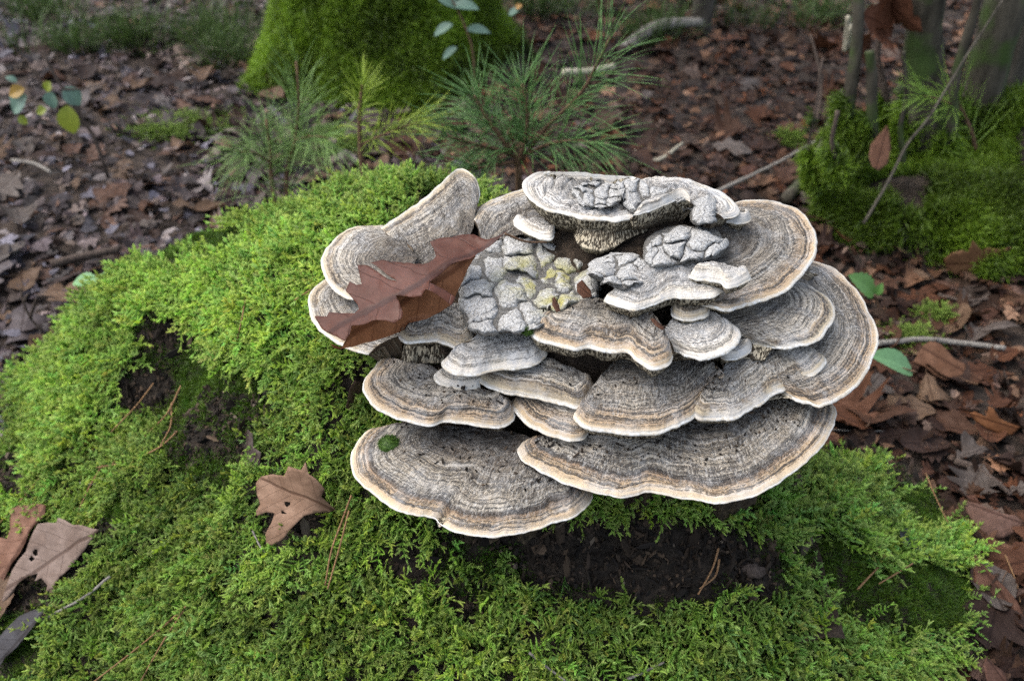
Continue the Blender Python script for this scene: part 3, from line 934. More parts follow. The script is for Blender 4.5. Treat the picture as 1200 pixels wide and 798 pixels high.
crust([(545, 300), (570, 283), (610, 276), (650, 283), (690, 305), (706, 326), (700, 352), (660, 366), (632, 384), (600, 388), (565, 394), (545, 380), (540, 340)], lambda u, v: .424 - (v - 280) * .00012, 50, 11, height=.0055, algae=[(625, 322, 36, 1.0), (655, 355, 24, .9), (660, 322, 25, .8)])
crust([(690, 322), (700, 304), (716, 294), (745, 297), (757, 305), (770, 316), (752, 330), (733, 342), (712, 335)], lambda u, v: .443 + 0 * u, 50, 12, height=.006)
crust([(753, 305), (756, 285), (775, 272), (798, 266), (826, 266), (845, 276), (849, 292), (838, 304), (808, 308), (775, 312)], lambda u, v: .452 + 0 * u, 54, 13, height=.0065)
crust([(672, 226), (684, 216), (704, 213), (724, 215), (730, 226), (722, 240), (702, 243), (682, 239)], lambda u, v: .466 + 0 * u, 20, 14, height=.004)
crust([(722, 218), (745, 212), (770, 216), (800, 226), (805, 236), (780, 238), (755, 246), (735, 240)], lambda u, v: .467 + 0 * u, 34, 15, height=.006)
crust([(812, 236), (826, 228), (840, 234), (843, 246), (834, 258), (818, 264), (808, 256)], lambda u, v: .462 + 0 * u, 150, 16, height=.010)

# --- crumbly core that carries the shelves
bp = np.vstack(BASEPTS)
bp = bp[::6]
gx, gy = np.linspace(-.20, .30, 90), np.linspace(.58, .95, 70)
GX, GY = np.meshgrid(gx, gy, indexing='ij')
d2 = (GX[..., None] - bp[:, 0]) ** 2 + (GY[..., None] - bp[:, 1]) ** 2
wgt = 1 / (d2 + 3e-4) ** 2
GZ = (wgt * (bp[:, 2])).sum(-1) / wgt.sum(-1) - 0.002
rr = np.hypot((GX - .05) / .20, (GY - .76) / .15)
GZ = GZ - 0.25 * smooth(.75, 1.1, rr) + 0.004 * fbm(np.stack([GX, GY], -1) * 60, 4, 3)
child('core', np.stack([GX, GY, GZ], -1).reshape(-1, 3), grid_faces(len(gx), len(gy)), M_CORE, FUNGUS)

def fibrous(top, bot, ytop, ybot, seed):
    nt, nf = 120, 22
    a_, b_ = catmull(np.array(top, float), nt), catmull(np.array(bot, float), nt)
    b_[:, 1] += 16 * fbm(np.stack([b_[:, 0] / 22.0, b_[:, 0] * 0], 1), seed, 4)
    f = np.linspace(0, 1, nf)
    uu = a_[:, None] * (1 - f[None, :, None]) + b_[:, None] * f[None, :, None]
    yy = ytop + (ybot - ytop) * f[None] ** 1.5 + .010 * vnoise(np.stack([uu[..., 0] / 9.0, uu[..., 1] / 60.0], -1), seed) + .016 * fbm(uu / 28.0, seed + 1, 4) + .02 * (1 - f[None]) * 0
    V = PY(uu[..., 0], uu[..., 1], yy).reshape(-1, 3)
    child('fibrous_base', V, grid_faces(nt, nf), M_FIBRE, FUNGUS)


M_FIBRE = bark_material('fungus_fibre', (0.010, 0.008, 0.006), (0.085, 0.064, 0.040), 380)
fibrous([(640, 566), (720, 568), (790, 568), (850, 562), (900, 545)], [(650, 606), (715, 626), (780, 632), (835, 620), (885, 585)], .632, .640, 3)
fibrous([(540, 596), (600, 596), (660, 586)], [(545, 630), (600, 634), (655, 620)], .612, .620, 5)
CV = np.vstack([a[0] for a in CAPTRIS])
CF = [f for a in CAPTRIS for f in a[1]]
CAPBVH = BVHTree.FromPolygons(CV.tolist(), CF)
KD = kdtree.KDTree(len(CV[::5]))
for i, p in enumerate(CV[::5]): KD.insert(p, i)
KD.balance()


# ------------------------------------------------------------------ scatter by instancing a mesh's own prototypes
def scatter(name, protos, pts, rot, scl, which, tint, mat, label=None, cat=None):
    """protos: list of (V, F, tipness or None, uv or None). One mesh holds prototypes (pid >= 0) and anchor points (pid -1)."""
    Vs, Fs, pid, tip, uvs, o = [], [], [], [], [], 0
    for k, (v, f, tp, uv) in enumerate(protos):
        Vs.append(v); Fs += [tuple(i + o for i in q) for q in f]
        pid.append(np.full(len(v), k)); tip.append(tp if tp is not None else np.zeros(len(v)))
        uvs.append(uv if uv is not None else np.zeros((len(v), 2)))
        o += len(v)
    n = len(pts)
    Vs.append(pts); pid.append(np.full(n, -1)); tip.append(np.zeros(n)); uvs.append(np.zeros((n, 2)))
    me = mesh_from(name, np.vstack(Vs), Fs, uv=np.vstack(uvs), smooth_shade=False)
    N = len(me.vertices)

    def put(nm, kind, arr, key):
        a = me.attributes.new(nm, kind, 'POINT')
        a.data.foreach_set(key, np.ascontiguousarray(arr).ravel())
    put('pid', 'INT', np.concatenate(pid).astype(np.int32), 'value')
    put('tipness', 'FLOAT', np.concatenate(tip).astype(np.float32), 'value')
    z = N - n
    put('rot', 'FLOAT_VECTOR', np.vstack([np.zeros((z, 3)), rot]).astype(np.float32), 'vector')
    put('scl', 'FLOAT', np.r_[np.ones(z), scl].astype(np.float32), 'value')
    put('which', 'INT', np.r_[np.zeros(z), which].astype(np.int32), 'value')
    put('tint', 'FLOAT_COLOR', np.hstack([np.vstack([np.ones((z, 3)), tint]), np.ones((N, 1))]).astype(np.float32), 'color')
    obj = link(name, me, mat)
    ng = bpy.data.node_groups.new(name, 'GeometryNodeTree')
    ng.interface.new_socket('Geometry', in_out='INPUT', socket_type='NodeSocketGeometry')
    ng.interface.new_socket('Geometry', in_out='OUTPUT', socket_type='NodeSocketGeometry')
    gi, go = ng.nodes.new('NodeGroupInput'), ng.nodes.new('NodeGroupOutput')

    def named(nm, dt):
        x = ng.nodes.new('GeometryNodeInputNamedAttribute')
        x.data_type = dt
        x.inputs['Name'].default_value = nm
        return x.outputs['Attribute']
    pidn = named('pid', 'INT')

    def sep(k):
        c = ng.nodes.new('FunctionNodeCompare')
        c.data_type = 'INT'; c.operation = 'EQUAL'
        ng.links.new(pidn, c.inputs[2]); c.inputs[3].default_value = k
        s = ng.nodes.new('GeometryNodeSeparateGeometry')
        s.domain = 'POINT'
        ng.links.new(gi.outputs[0], s.inputs['Geometry'])
        ng.links.new(c.outputs[0], s.inputs['Selection'])
        return s.outputs['Selection']
    jn = ng.nodes.new('GeometryNodeJoinGeometry')
    for k in range(len(protos)):
        g = ng.nodes.new('GeometryNodeGeometryToInstance')
        ng.links.new(sep(k), g.inputs[0])
        ng.links.new(g.outputs[0], jn.inputs[0])
    ip = ng.nodes.new('GeometryNodeInstanceOnPoints')
    ng.links.new(sep(-1), ip.inputs['Points'])
    ng.links.new(jn.outputs[0], ip.inputs['Instance'])
    ip.inputs['Pick Instance'].default_value = True
    ng.links.new(named('which', 'INT'), ip.inputs['Instance Index'])
    er = ng.nodes.new('FunctionNodeEulerToRotation')
    ng.links.new(named('rot', 'FLOAT_VECTOR'), er.inputs[0])
    ng.links.new(er.outputs[0], ip.inputs['Rotation'])
    ng.links.new(named('scl', 'FLOAT'), ip.inputs['Scale'])
    ng.links.new(ip.outputs[0], go.inputs[0])
    md = obj.modifiers.new('scatter', 'NODES')
    md.node_group = ng
    tag(obj, label, cat, kind='stuff')
    return obj


def frames_to_euler(X, Y, Z):
    """columns X, Y, Z of rotation matrices -> XYZ eulers"""
    return np.stack([np.arctan2(Y[:, 2], Z[:, 2]), np.arcsin(np.clip(-X[:, 2], -1, 1)), np.arctan2(X[:, 1], X[:, 0])], 1)


def norm(a):
    return a / (np.linalg.norm(a, axis=-1, keepdims=True) + 1e-12)


# ---- moss prototypes (x = towards the tip, z = up)
def sprig(seed, L=0.024, nb=5):
    """a feather-moss shoot: finger-like side branches clad in small scale leaves"""
    r = np.random.default_rng(seed)
    V, F, T = [], [], []

    def finger(p0, d0, ln, w0, t0, t1, droop):
        k, n = 5, 5
        p, d = p0.copy(), norm(d0)
        o0 = len(V)
        spine = []
        for i in range(k):
            f = i / (k - 1)
            ref = norm(np.cross(d, np.array([.2, .15, 1.0])))
            up2 = np.cross(ref, d)
            rad = w0 * (.75 + .45 * math.sin(math.pi * min(1, f * .9 + .2))) * (1 - .75 * f ** 2.2)
            for a in range(n):
                an = 6.283 * (a + .5 * (i % 2)) / n
                V.append(p + (ref * math.cos(an) + up2 * math.sin(an)) * rad)
                T.append((t0 + (t1 - t0) * f) * .8)
            spine.append((p.copy(), d.copy(), ref, up2, rad, f))
            d = norm(d + np.array([0, 0, droop]) * .22 + r.normal(0, .10, 3))
            p = p + d * ln / (k - 1)
        for i in range(k - 1):
            for a in range(n):
                F.append((o0 + i * n + a, o0 + i * n + (a + 1) % n, o0 + (i + 1) * n + (a + 1) % n, o0 + (i + 1) * n + a))
        m = max(6, int(ln / .00052))
        for q in range(m):
            x = q / m * (k - 1)
            a0 = spine[min(int(x), k - 2)]
            b0 = spine[min(int(x) + 1, k - 1)]
            w = x - int(x)
            c = a0[0] * (1 - w) + b0[0] * w
            rad = a0[4] * (1 - w) + b0[4] * w
            f = a0[5] * (1 - w) + b0[5] * w
            an = q * 2.4 + r.random()
            out = a0[2] * math.cos(an) + a0[3] * math.sin(an)
            sd_ = np.cross(a0[1], out)
            base = c + out * rad * .8
            dl = norm(a0[1] + out * .55)
            l, ww = w0 * 2.0 * (1.05 - .45 * f), w0 * .55
            o = len(V)
            V.extend([base - sd_ * ww * .5, base + dl * l * .4 - sd_ * ww, base + dl * l, base + dl * l * .4 + sd_ * ww])
            F.append((o, o + 1, o + 2, o + 3))
            t = t0 + (t1 - t0) * f
            T.extend([t * .7, t * .95, min(1, t * 1.25), t * .95])
        return p

    d = norm(np.array([1, r.normal(0, .15), .12]))
    p = np.zeros(3)
    for i in range(nb):
        f = i / max(1, nb - 1)
        q = finger(p, d, L / nb, .00085, .14 + .5 * f, .2 + .5 * f, -.2)
        for sgn in (-1, 1):
            if r.random() < .12: continue
            side = norm(np.cross(np.array([0, 0, 1.0]), d)) * sgn
            bl = L * (.40 - .16 * f) * (.65 + .6 * r.random())
            finger(q, d * (.6 + .5 * f) + side * (1 - .3 * f) + np.array([0, 0, .30 + r.normal(0, .28)]), bl, .00092, .30 + .35 * f, .78 + .22 * r.random(), .25 * r.normal())
        d = norm(d + np.array([0, r.normal(0, .14), -.05 + r.normal(0, .08)]))
        p = q
    finger(p, d + np.array([0, 0, .15]), L * .32, .00090, .60, 1.0, 0)
    return np.array(V), F, np.array(T), None


def tuft(seed, n=34, h=0.006, rad=0.004, w=0.00028):
    r = np.random.default_rng(seed)
    V, F, T = [], [], []
    for i in range(n):
        a, q = r.random() * 6.283, math.sqrt(r.random()) * rad
        b = np.array([math.cos(a) * q, math.sin(a) * q, -.001])
        d = norm(np.array([math.cos(a) * q / rad * .5 + r.normal(0, .25), math.sin(a) * q / rad * .5 + r.normal(0, .25), 1]))
        l = h * (.55 + .7 * r.random())
        s = norm(np.cross(d, r.normal(0, 1, 3))) * w
        o = len(V)
        V.extend([b - s, b + s, b + d * l * .6 + s * .8, b + d * l * .6 - s * .8, b + norm(d + r.normal(0, .25, 3)) * l])
        F.extend([(o, o + 1, o + 2, o + 3), (o + 3, o + 2, o + 4)])
        T.extend([0, 0, .55, .55, 1])
    return np.array(V), F, np.array(T), None      # z up


SPRIGS = [sprig(s, L, nb) for s, L, nb in ((1, .024, 5), (2, .019, 4), (3, .028, 6), (4, .017, 4), (5, .023, 5), (6, .014, 3))]
TUFTS = [tuft(s) for s in (11, 12, 13, 14)]


def place_sprigs(P, Nn, down, lift, rnd, seed):
    r = np.random.default_rng(seed)
    n = len(P)
    t = norm(np.cross(Nn, r.normal(0, 1, (n, 3))))
    X = norm(Nn * (lift + r.normal(0, .22, n))[:, None] + down * (.55 + r.normal(0, .2, n))[:, None] + t * rnd)
    Z = norm(Nn - X * (Nn * X).sum(1, keepdims=True) + r.normal(0, .18, (n, 3)))
    Z = norm(Z - X * (Z * X).sum(1, keepdims=True))
    Y = np.cross(Z, X)
    return frames_to_euler(X, Y, Z)


def place_tufts(Nn, seed, jit=.25):
    r = np.random.default_rng(seed)
    n = len(Nn)
    Z = norm(Nn + r.normal(0, jit, (n, 3)))
    X = norm(np.cross(r.normal(0, 1, (n, 3)), Z))
    return frames_to_euler(X, np.cross(Z, X), Z)


# ---- moss over the stump
def blobs(u, v, L):
    g = np.zeros(np.shape(u))
    for (a, b, ra, rb, w) in L:
        g = np.maximum(g, w * np.exp(-(((u - a) / ra) ** 2 + ((v - b) / rb) ** 2) ** 2))
    return g


BARE = [(740, 646, 150, 50, 1.5), (650, 618, 140, 30, 1.4), (810, 640, 60, 50, 1), (880, 670, 30, 28, .9), (420, 440, 26, 30, 1.0), (175, 455, 40, 30, 1.0), (270, 475, 40, 26, .8), (200, 395, 34, 22, .7), (330, 540, 30, 16, .7), (215, 500, 30, 18, .6), (480, 650, 60, 26, .75), (545, 690, 30, 40, .55), (40, 700, 50, 40, .8), (150, 735, 26, 22, .7), (1000, 510, 60, 40, 1.1), (1050, 560, 40, 25, .9), (25, 560, 30, 30, .6), (560, 770, 40, 22, .35), (1150, 760, 25, 30, .6), (930, 640, 12, 20, .7), (625, 735, 26, 24, .6), (60, 650, 66, 40, 1.2), (345, 592, 44, 40, 1.2), (310, 480, 30, 40, .6), (250, 520, 60, 26, .7), (110, 540, 40, 22, .6), (290, 525, 22, 28, .9), (130, 620, 30, 18, .5)]
CUSH = [(250, 480, 70, 60, 1.0), (300, 450, 40, 30, .7), (250, 535, 50, 24, .8), (150, 600, 30, 20, .6), (500, 600, 50, 20, .6), (215, 420, 50, 34, .8), (470, 545, 40, 30, .6), (270, 560, 30, 24, .6), (960, 650, 46, 30, .9), (1010, 690, 70, 34, .8), (1080, 700, 60, 46, .8), (1080, 600, 50, 24, .9), (560, 660, 60, 40, .5), (190, 300, 50, 18, .8), (240, 282, 60, 14, .8), (330, 250, 60, 14, .5), (420, 240, 60, 14, .5), (30, 760, 36, 40, .9), (110, 560, 30, 24, .5), (430, 475, 26, 20, .6), (900, 760, 30, 14, .6), (700, 780, 40, 18, .5), (140, 640, 30, 20, .4), (940, 580, 30, 20, .5)]


def stump_points(n, seed):
    r = np.random.default_rng(seed)
    x = r.uniform(-.85, .72, n); y = r.uniform(.36, 1.36, n)
    e = .004
    z = stump_fast(x, y)
    gx_, gy_ = (stump_fast(x + e, y) - stump_fast(x - e, y)) / (2 * e), (stump_fast(x, y + e) - stump_fast(x, y - e)) / (2 * e)
    ar = np.sqrt(1 + gx_ ** 2 + gy_ ** 2)
    k = (r.random(n) < np.minimum(ar, 3) / 3) & (z > ground_z(x, y) + .002) & (z > .006)
    x, y, z, gx_, gy_ = x[k], y[k], z[k], gx_[k], gy_[k]
    N_ = norm(np.stack([-gx_, -gy_, np.ones_like(gx_)], -1))
    dn = np.stack([-gx_, -gy_, -(gx_ ** 2 + gy_ ** 2)], -1)
    dn = dn / (np.linalg.norm(dn, axis=1, keepdims=True) + .15)
    return np.stack([x, y, z], -1), N_, dn


P, Nn, Dn = stump_points(230000, 31)
u, v = project(P)
ptch = fbm(P * 13, 61, 4)
ptch2 = fbm(P * 45, 62, 3)
bare = blobs(u, v, BARE) + ptch * .5 + ptch2 * .3
cush = blobs(u, v, CUSH) + ptch2 * .35
gap = np.array([KD.find(p)[2] for p in P])
outrim = P[:, 2] - ground_z(P[:, 0], P[:, 1])
far_thin = smooth(1.15, 1.3, P[:, 1])
clump = fbm(P * 24, 65, 3)
keep = ((bare < .45) | ((bare < .9) & (RNG.random(len(P)) < .06))) & (clump > -.34) & (gap > .013) & (cush < .34 + .2 * RNG.random(len(P))) & (RNG.random(len(P)) > far_thin) & ((outrim > .03) | (RNG.random(len(P)) < outrim / .03))
side = smooth(-.05, .3, P[:, 0]) * .35  # shade of the right flank, put into the moss tint
lush_lit = np.clip(.5 + .8 * fbm(P * 6, 71, 3) + blobs(u, v, [(270, 350, 160, 90, .6), (90, 470, 80, 60, .4), (320, 640, 120, 60, .3)]), 0, 1.3)  # random tone plus the brightness of the lit left dome, put into the tint
K = np.nonzero(keep)[0]
K = K[RNG.random(len(K)) < .85]
PP, NN, DD = P[K], Nn[K], Dn[K]
tb = ((0.54 + 0.68 * lush_lit[K] + .38 * clump[K] + RNG.normal(0, .15, len(K))) * np.where(bare[K] > .45, .6, 1))[:, None]
tint = np.clip(tb * np.array([1.0, 1.0, 1.0]) * np.stack([1 + RNG.normal(0, .10, len(K)) - .25 * side[K], 1 + RNG.normal(0, .05, len(K)) - .12 * side[K], 1 + RNG.normal(0, .2, len(K)) + .1 * side[K]], 1), .15, 1.9)
steep = 1 - NN[:, 2]
scatter('feather_moss', SPRIGS, PP + NN * (RNG.uniform(-.004, .004, len(K)) + .012 * np.clip(clump[K] + .15, -.2, 1))[:, None], place_sprigs(PP, NN, DD, .8 - .4 * steep, .5, 5), RNG.uniform(.5, .95, len(K)) * (1.05 + .45 * fbm(PP * 10, 66, 3)) * np.where(bare[K] > .45, .65, 1), RNG.integers(0, len(SPRIGS), len(K)), tint, M_MOSS,
        'bright green feathery moss spread over the old stump', 'moss')
print('sprigs', len(K))
keep = (gap > .006) & (bare < .80) & ((cush > .30) & (RNG.random(len(P)) < .7) | (RNG.random(len(P)) < .14)) & (outrim > .004)
K = np.nonzero(keep)[0]
tint = np.clip((.8 + .5 * ptch2[K] + RNG.normal(0, .18, len(K)))[:, None] * np.stack([1 + RNG.normal(0, .15, len(K)), np.ones(len(K)), np.ones(len(K))], 1) + .25 * smooth(.3, .6, cush[K])[:, None], .15, 2)
scatter('cushion_moss', TUFTS, P[K], place_tufts(Nn[K], 6), RNG.uniform(.7, 1.5, len(K)), RNG.integers(0, len(TUFTS), len(K)), tint, M_CUSHION,
        'dark green velvety moss in low cushions on the old stump', 'moss')
print('tufts', len(K))


# ---- rotten crumbs on bare wood and in the lap of the shelves
def chip(seed, flat, longv):
    r = np.random.default_rng(seed)
    n, m = 6, 4
    V = []
    for p_ in np.linspace(0.25, math.pi - .25, m):
        for q_ in np.linspace(0, 6.283, n, endpoint=False):
            d = np.array([math.sin(p_) * math.cos(q_) * longv, math.sin(p_) * math.sin(q_), math.cos(p_) * flat])
            V.append(d * r.uniform(.6, 1.25))
    F = [(k * n + e, k * n + (e + 1) % n, (k + 1) * n + (e + 1) % n, (k + 1) * n + e) for k in range(m - 1) for e in range(n)]
    F += [tuple(range(n))[::-1], tuple((m - 1) * n + e for e in range(n))]
    return np.array(V), F, r.random(len(V)), None


CHIPS = [chip(1, .6, 1.2), chip(2, .4, 2.4), chip(3, .8, 1.0), chip(4, .3, 4.5), chip(5, .5, 1.6)]
t_ = NT('rotten_crumb')
_ci, _ = t_.attr('tint', 'INSTANCER')
M_CRUMB = t_.surf(_ci, 0.9, None, 0.2)
kb = np.nonzero((bare > .42) & (gap > .004) & (outrim > .004))[0]
kb = np.r_[kb, kb] if len(kb) < 6000 else kb[:9000]
CP_ = P[kb] + RNG.normal(0, .003, (len(kb), 3)) * np.array([1, 1, .3])
capp = []
for idx, nc in ((0, 190), (1, 330), (2, 60), (5, 20), (6, 60), (7, 70), (8, 30), (11, 40)):
    q = CAPTRIS[idx][0]
    ncol = 46 + 7 + 17
    T_ = q[:len(q) // ncol * ncol].reshape(-1, ncol, 3)[:, :24]
    ii = RNG.integers(0, T_.shape[0], nc); jj = (24 * RNG.random(nc) ** 1.4).astype(int)
    capp.append(T_[ii, np.clip(jj, 0, 23)] + np.array([0, 0, .0006]) + RNG.normal(0, .0012, (nc, 3)) * np.array([1, 1, 0]))
capp = np.vstack(capp)
AP = np.vstack([CP_, capp])
nA = len(AP)
pal = np.array([(.02, .015, .011), (.045, .032, .022), (.08, .055, .036), (.016, .013, .011), (.14, .11, .08), (.06, .042, .03), (.26, .24, .20)])
pk = RNG.choice(7, nA, p=[.27, .24, .14, .24, .03, .08, 0])
scatter('wood_crumbs', CHIPS, AP, RNG.uniform(0, 6.28, (nA, 3)), np.r_[RNG.uniform(.0006, .0026, len(CP_)) * (1 + 1.2 * (RNG.random(len(CP_)) < .08)), RNG.uniform(.0004, .0013, len(capp))], RNG.integers(0, 5, nA), pal[pk] * RNG.uniform(.35, .95, (nA, 1)), M_CRUMB,
        'dark crumbs of rotten wood on the bare stump and fungus shelves', 'crumbs')
print('crumbs', nA)


# ------------------------------------------------------------------ leaves
def leaf_mesh(kind, seed, L=1.0):
    """unit leaf along +x from the stalk end, uv = (along, across)"""
    r = np.random.default_rng(seed)
    nt, ns = 41, 5
    t = np.linspace(0, 1, nt)
    env = np.sin(np.pi * np.clip(t, 0, 1) ** .85) ** .75
    def half(sgn):
        ph = r.random() * .1
        if kind == 'oak':
            nl = 4
            ph2 = (t * nl + ph + .25 * (sgn > 0)) % 1.0
            lobe = 1 - np.abs(ph2 - .55) / .55
            lobe = np.clip(lobe, 0, 1) ** .8
            w = env * (.16 + .36 * lobe) * (.9 + .2 * r.random()) * (.55 + .75 * np.sin(np.pi * np.clip(t * 1.05, 0, 1)))
            return np.maximum(w, .012), .42
        if kind == 'round_oak':
            w = env * (.20 + .13 * np.cos(2 * np.pi * (t * 4.2 + ph))) * (.5 + .6 * t)
            return np.maximum(w, .012), .22
        if kind == 'oval':
            return np.maximum(env * .30 * (1 + .03 * np.cos(t * 60)), .004), .12
        if kind == 'narrow':
            return np.maximum(env * .15, .004), .1
        w = env * .3 * (1 + .7 * vnoise(np.stack([t * 7, np.full(nt, seed + sgn)], 1), seed))        # torn
        return np.maximum(w, .01), .15
    V, UV = [], []
    bx, by, tw = r.normal(0, .35), r.normal(.35, .5), r.normal(0, .35)
    wl, wr = half(-1), half(1)
    for i in range(nt):
        for j in range(-ns, ns + 1):
            w, sh = wr if j >= 0 else wl
            f = j / ns
            y = w[i] * f
            V.append((t[i] + sh * abs(y), y, abs(f) * w[i]))
            UV.append((t[i], f * w[i] * 2.2))
    V = np.array(V)
    x, y, e = V[:, 0].copy(), V[:, 1].copy(), V[:, 2].copy()
    V[:, 2] = bx * (x - .5) ** 2 + by * y * y * 1.6 + tw * y * (x - .5) + .05 * fbm(np.stack([x * 3.2, y * 3.2, np.full(len(x), seed * 1.3)], 1), seed, 3)
    V[:, 2] += .21 * e * vnoise(np.stack([x * 7, y * 7, np.full(len(x), seed + .5)], 1), seed + 3)
    V[:, 0] -= .5
    F = grid_faces(nt, 2 * ns + 1)
    UV = np.array(UV)
    V[:, 2] -= np.median(V[:, 2])
    return V, F, UV


def leaf_lite(V, F, UV, su=2, sv=1):
    return V, F, UV


LEAF_KINDS = [('oak', 1), ('oak', 2), ('oak', 3), ('round_oak', 4), ('round_oak', 5), ('oval', 6), ('oval', 7), ('narrow', 8), ('torn', 9), ('torn', 10), ('torn', 11), ('oval', 12)]
LEAVES = [leaf_mesh(k, s) for k, s in LEAF_KINDS]
STALK = tube(np.array([(-.72, .02, .04), (-.62, 0, .02), (-.5, 0, 0), (-.3, 0, .004)]), [.008, .007, .007, .004], 5)

PAL_R = np.array([(.115, .068, .045), (.085, .047, .034), (.15, .095, .062), (.06, .038, .030), (.125, .06, .032), (.17, .12, .085), (.10, .074, .066), (.045, .03, .026), (.14, .115, .10)])
PAL_L = np.array([(.13, .105, .098), (.10, .08, .082), (.16, .125, .105), (.075, .055, .052), (.12, .072, .05), (.18, .16, .15), (.13, .125, .145), (.05, .038, .036), (.11, .085, .066)])  # left litter: bluish sky sheen put into the leaf colours


def litter(n, y0, y1, seed, smin, smax, lift, name, label, ymin_scale=True):
    r = np.random.default_rng(seed)
    y = y0 + (y1 - y0) * r.random(n) ** .9
    x = (r.random(n) * 2 - 1) * (.8 * y + 1.0) + .03
    gz, sz = ground_z(x, y), stump_fast(x, y)
    k = (sz < gz + .012)
    x, y, gz = x[k], y[k], gz[k]
    n = len(x)
    Z = norm(np.stack([r.normal(0, .28, n), r.normal(0, .28, n), np.ones(n)], 1))
    X = norm(np.cross(r.normal(0, 1, (n, 3)), Z))
    flip = r.random(n) < .4
    Z[flip] *= -1
    rot = frames_to_euler(X, np.cross(Z, X), Z)
    left = smooth(.1, -.35, x)
    pick = r.integers(0, 9, n)
    tint = np.where((r.random(n) < left)[:, None], PAL_L[pick] * np.array([.95, .94, .98]), PAL_R[pick] * np.array([.72, .61, .54])) * (.30 + 1.3 * r.random(n) ** 1.8 + 1.3 * (r.random(n) < .07))[:, None]
    return scatter(name, [(a, f, None, uv) for a, f, uv in LEAVES], np.stack([x, y, gz + lift * r.random(n)], 1), rot, r.uniform(smin, smax, n), r.integers(0, len(LEAVES), n), tint, M_LEAF_I, label, 'litter')


litter(25000, .0, 5.2, 41, .022, .065, .016, 'leaf_litter', 'brown and grey fallen leaves carpeting the forest floor')
litter(50000, .0, 4.0, 42, .006, .026, .020, 'leaf_crumbs', 'small broken bits of dead leaf among the fallen leaves')

# --- the fallen leaves that show largest, one object each
PAL_DARK = 0.54
LMESH = {}
for (k, s), (a, f, uv) in zip(LEAF_KINDS, LEAVES):
    LMESH[(k, s)] = mesh_from('fallen_leaf', a, f, uv=uv)
    LMESH[(k, s)].materials.append(M_LEAF)
SMESH = mesh_from('stalk', *STALK[:2])
SMESH.materials.append(M_STEM)
SHAPE_WORD = {'oak': 'pointed-lobed oak', 'round_oak': 'round-lobed oak', 'oval': 'oval', 'narrow': 'narrow', 'torn': 'torn'}
TONES = [('russet', (.155, .066, .034)), ('tan', (.22, .14, .088)), ('dark brown', (.06, .034, .025)), ('mid brown', (.12, .060, .036)), ('greyish', (.17, .14, .122)), ('mauve grey', (.13, .108, .110))]  # mauve grey, for left leaves only, carries the sky sheen as colour


def zone_of(u, v):
    if u < 300:
        if v > 330: return 'at the stump foot below the twin green leaves'
        if v > 190: return 'between the mossy stump and the bramble shoot'
        return 'near the bramble shoot and dark grass'
    if u < 620:
        return 'under the pine seedlings before the tree trunk'
    if u < 930:
        return 'far behind the fungus, beyond the pine seedling' if v < 120 else 'just behind the top shelves of the fungus'
    if v < 280: return 'around the mossy coppice stump'
    if v < 420: return 'between the fungus and the mossy coppice stump'
    return 'on dark soil beside the outermost fungus shelf'


USED = set()


def put_leaf(x, y, lf, lift=.008):
    z = float(surf_z(np.array([x]), np.array([y]))[0]) + lift
    u_, v_ = project(np.array([x, y, z]))
    zn = zone_of(float(u_), float(v_))
    for _ in range(60):
        tone = random.choice(TONES[1:] if lf else TONES[:5])
        ks = random.choice(LEAF_KINDS)
        sw, lo, hi = random.choice((('small', .042, .055), ('medium-sized', .062, .074), ('large', .084, .098)))
        if (zn, tone[0], ks[0], sw) not in USED: break
    USED.add((zn, tone[0], ks[0], sw))
    size = random.uniform(lo, hi)
    o = bpy.data.objects.new('fallen_leaf', LMESH[ks])
    COL.objects.link(o)
    o.location = (x, y, z)
    o.scale = (size, size, size)
    o.rotation_euler = (random.gauss(0, .18), random.gauss(0, .18), random.uniform(0, 6.28))
    w, c = tone
    j = random.uniform(.8, 1.2) * PAL_DARK
    o.color = (c[0] * j, c[1] * j, c[2] * j, 1)
    if ks[0] != 'torn':
        s = bpy.data.objects.new('stalk', SMESH)
        COL.objects.link(s)
        s.parent = o
    tag(o, f'{sw} {w} {SHAPE_WORD[ks[0]]} leaf {zn}', 'leaf', f'fallen leaves {zn}')
    return o


cnt, tries = 0, 0
spots = []
while cnt < 250 and tries < 20000:
    tries += 1
    uu, vv = random.uniform(-10, 1210), random.uniform(8, 790)
    if random.random() > .25 + vv / 500: continue
    p = PZ(uu, vv, 0.0)
    if p[1] > 3.2: continue
    sz = float(stump_fast(np.array([p[0]]), np.array([p[1]]))[0])
    if sz > .004: continue
    # hidden behind the stump or the fungus?
    r_ = Vector(p) - Vector((0, 0, CAM_Z))
    if CAPBVH.ray_cast(Vector((0, 0, CAM_Z)), r_.normalized(), r_.length)[0] is not None: continue
    ln = np.linspace(.5, .97, 24)[:, None] * np.array(r_)[None] + np.array([0, 0, CAM_Z])
    if (stump_fast(ln[:, 0], ln[:, 1]) > ln[:, 2]).any(): continue
    if any((p[0] - q[0]) ** 2 + (p[1] - q[1]) ** 2 < .0016 for q in spots): continue
    spots.append(p)
    lf = random.random() < smooth(.05, -.3, p[0])
    put_leaf(p[0], p[1], lf, random.uniform(.012, .024))
    cnt += 1
print('leaves', cnt)


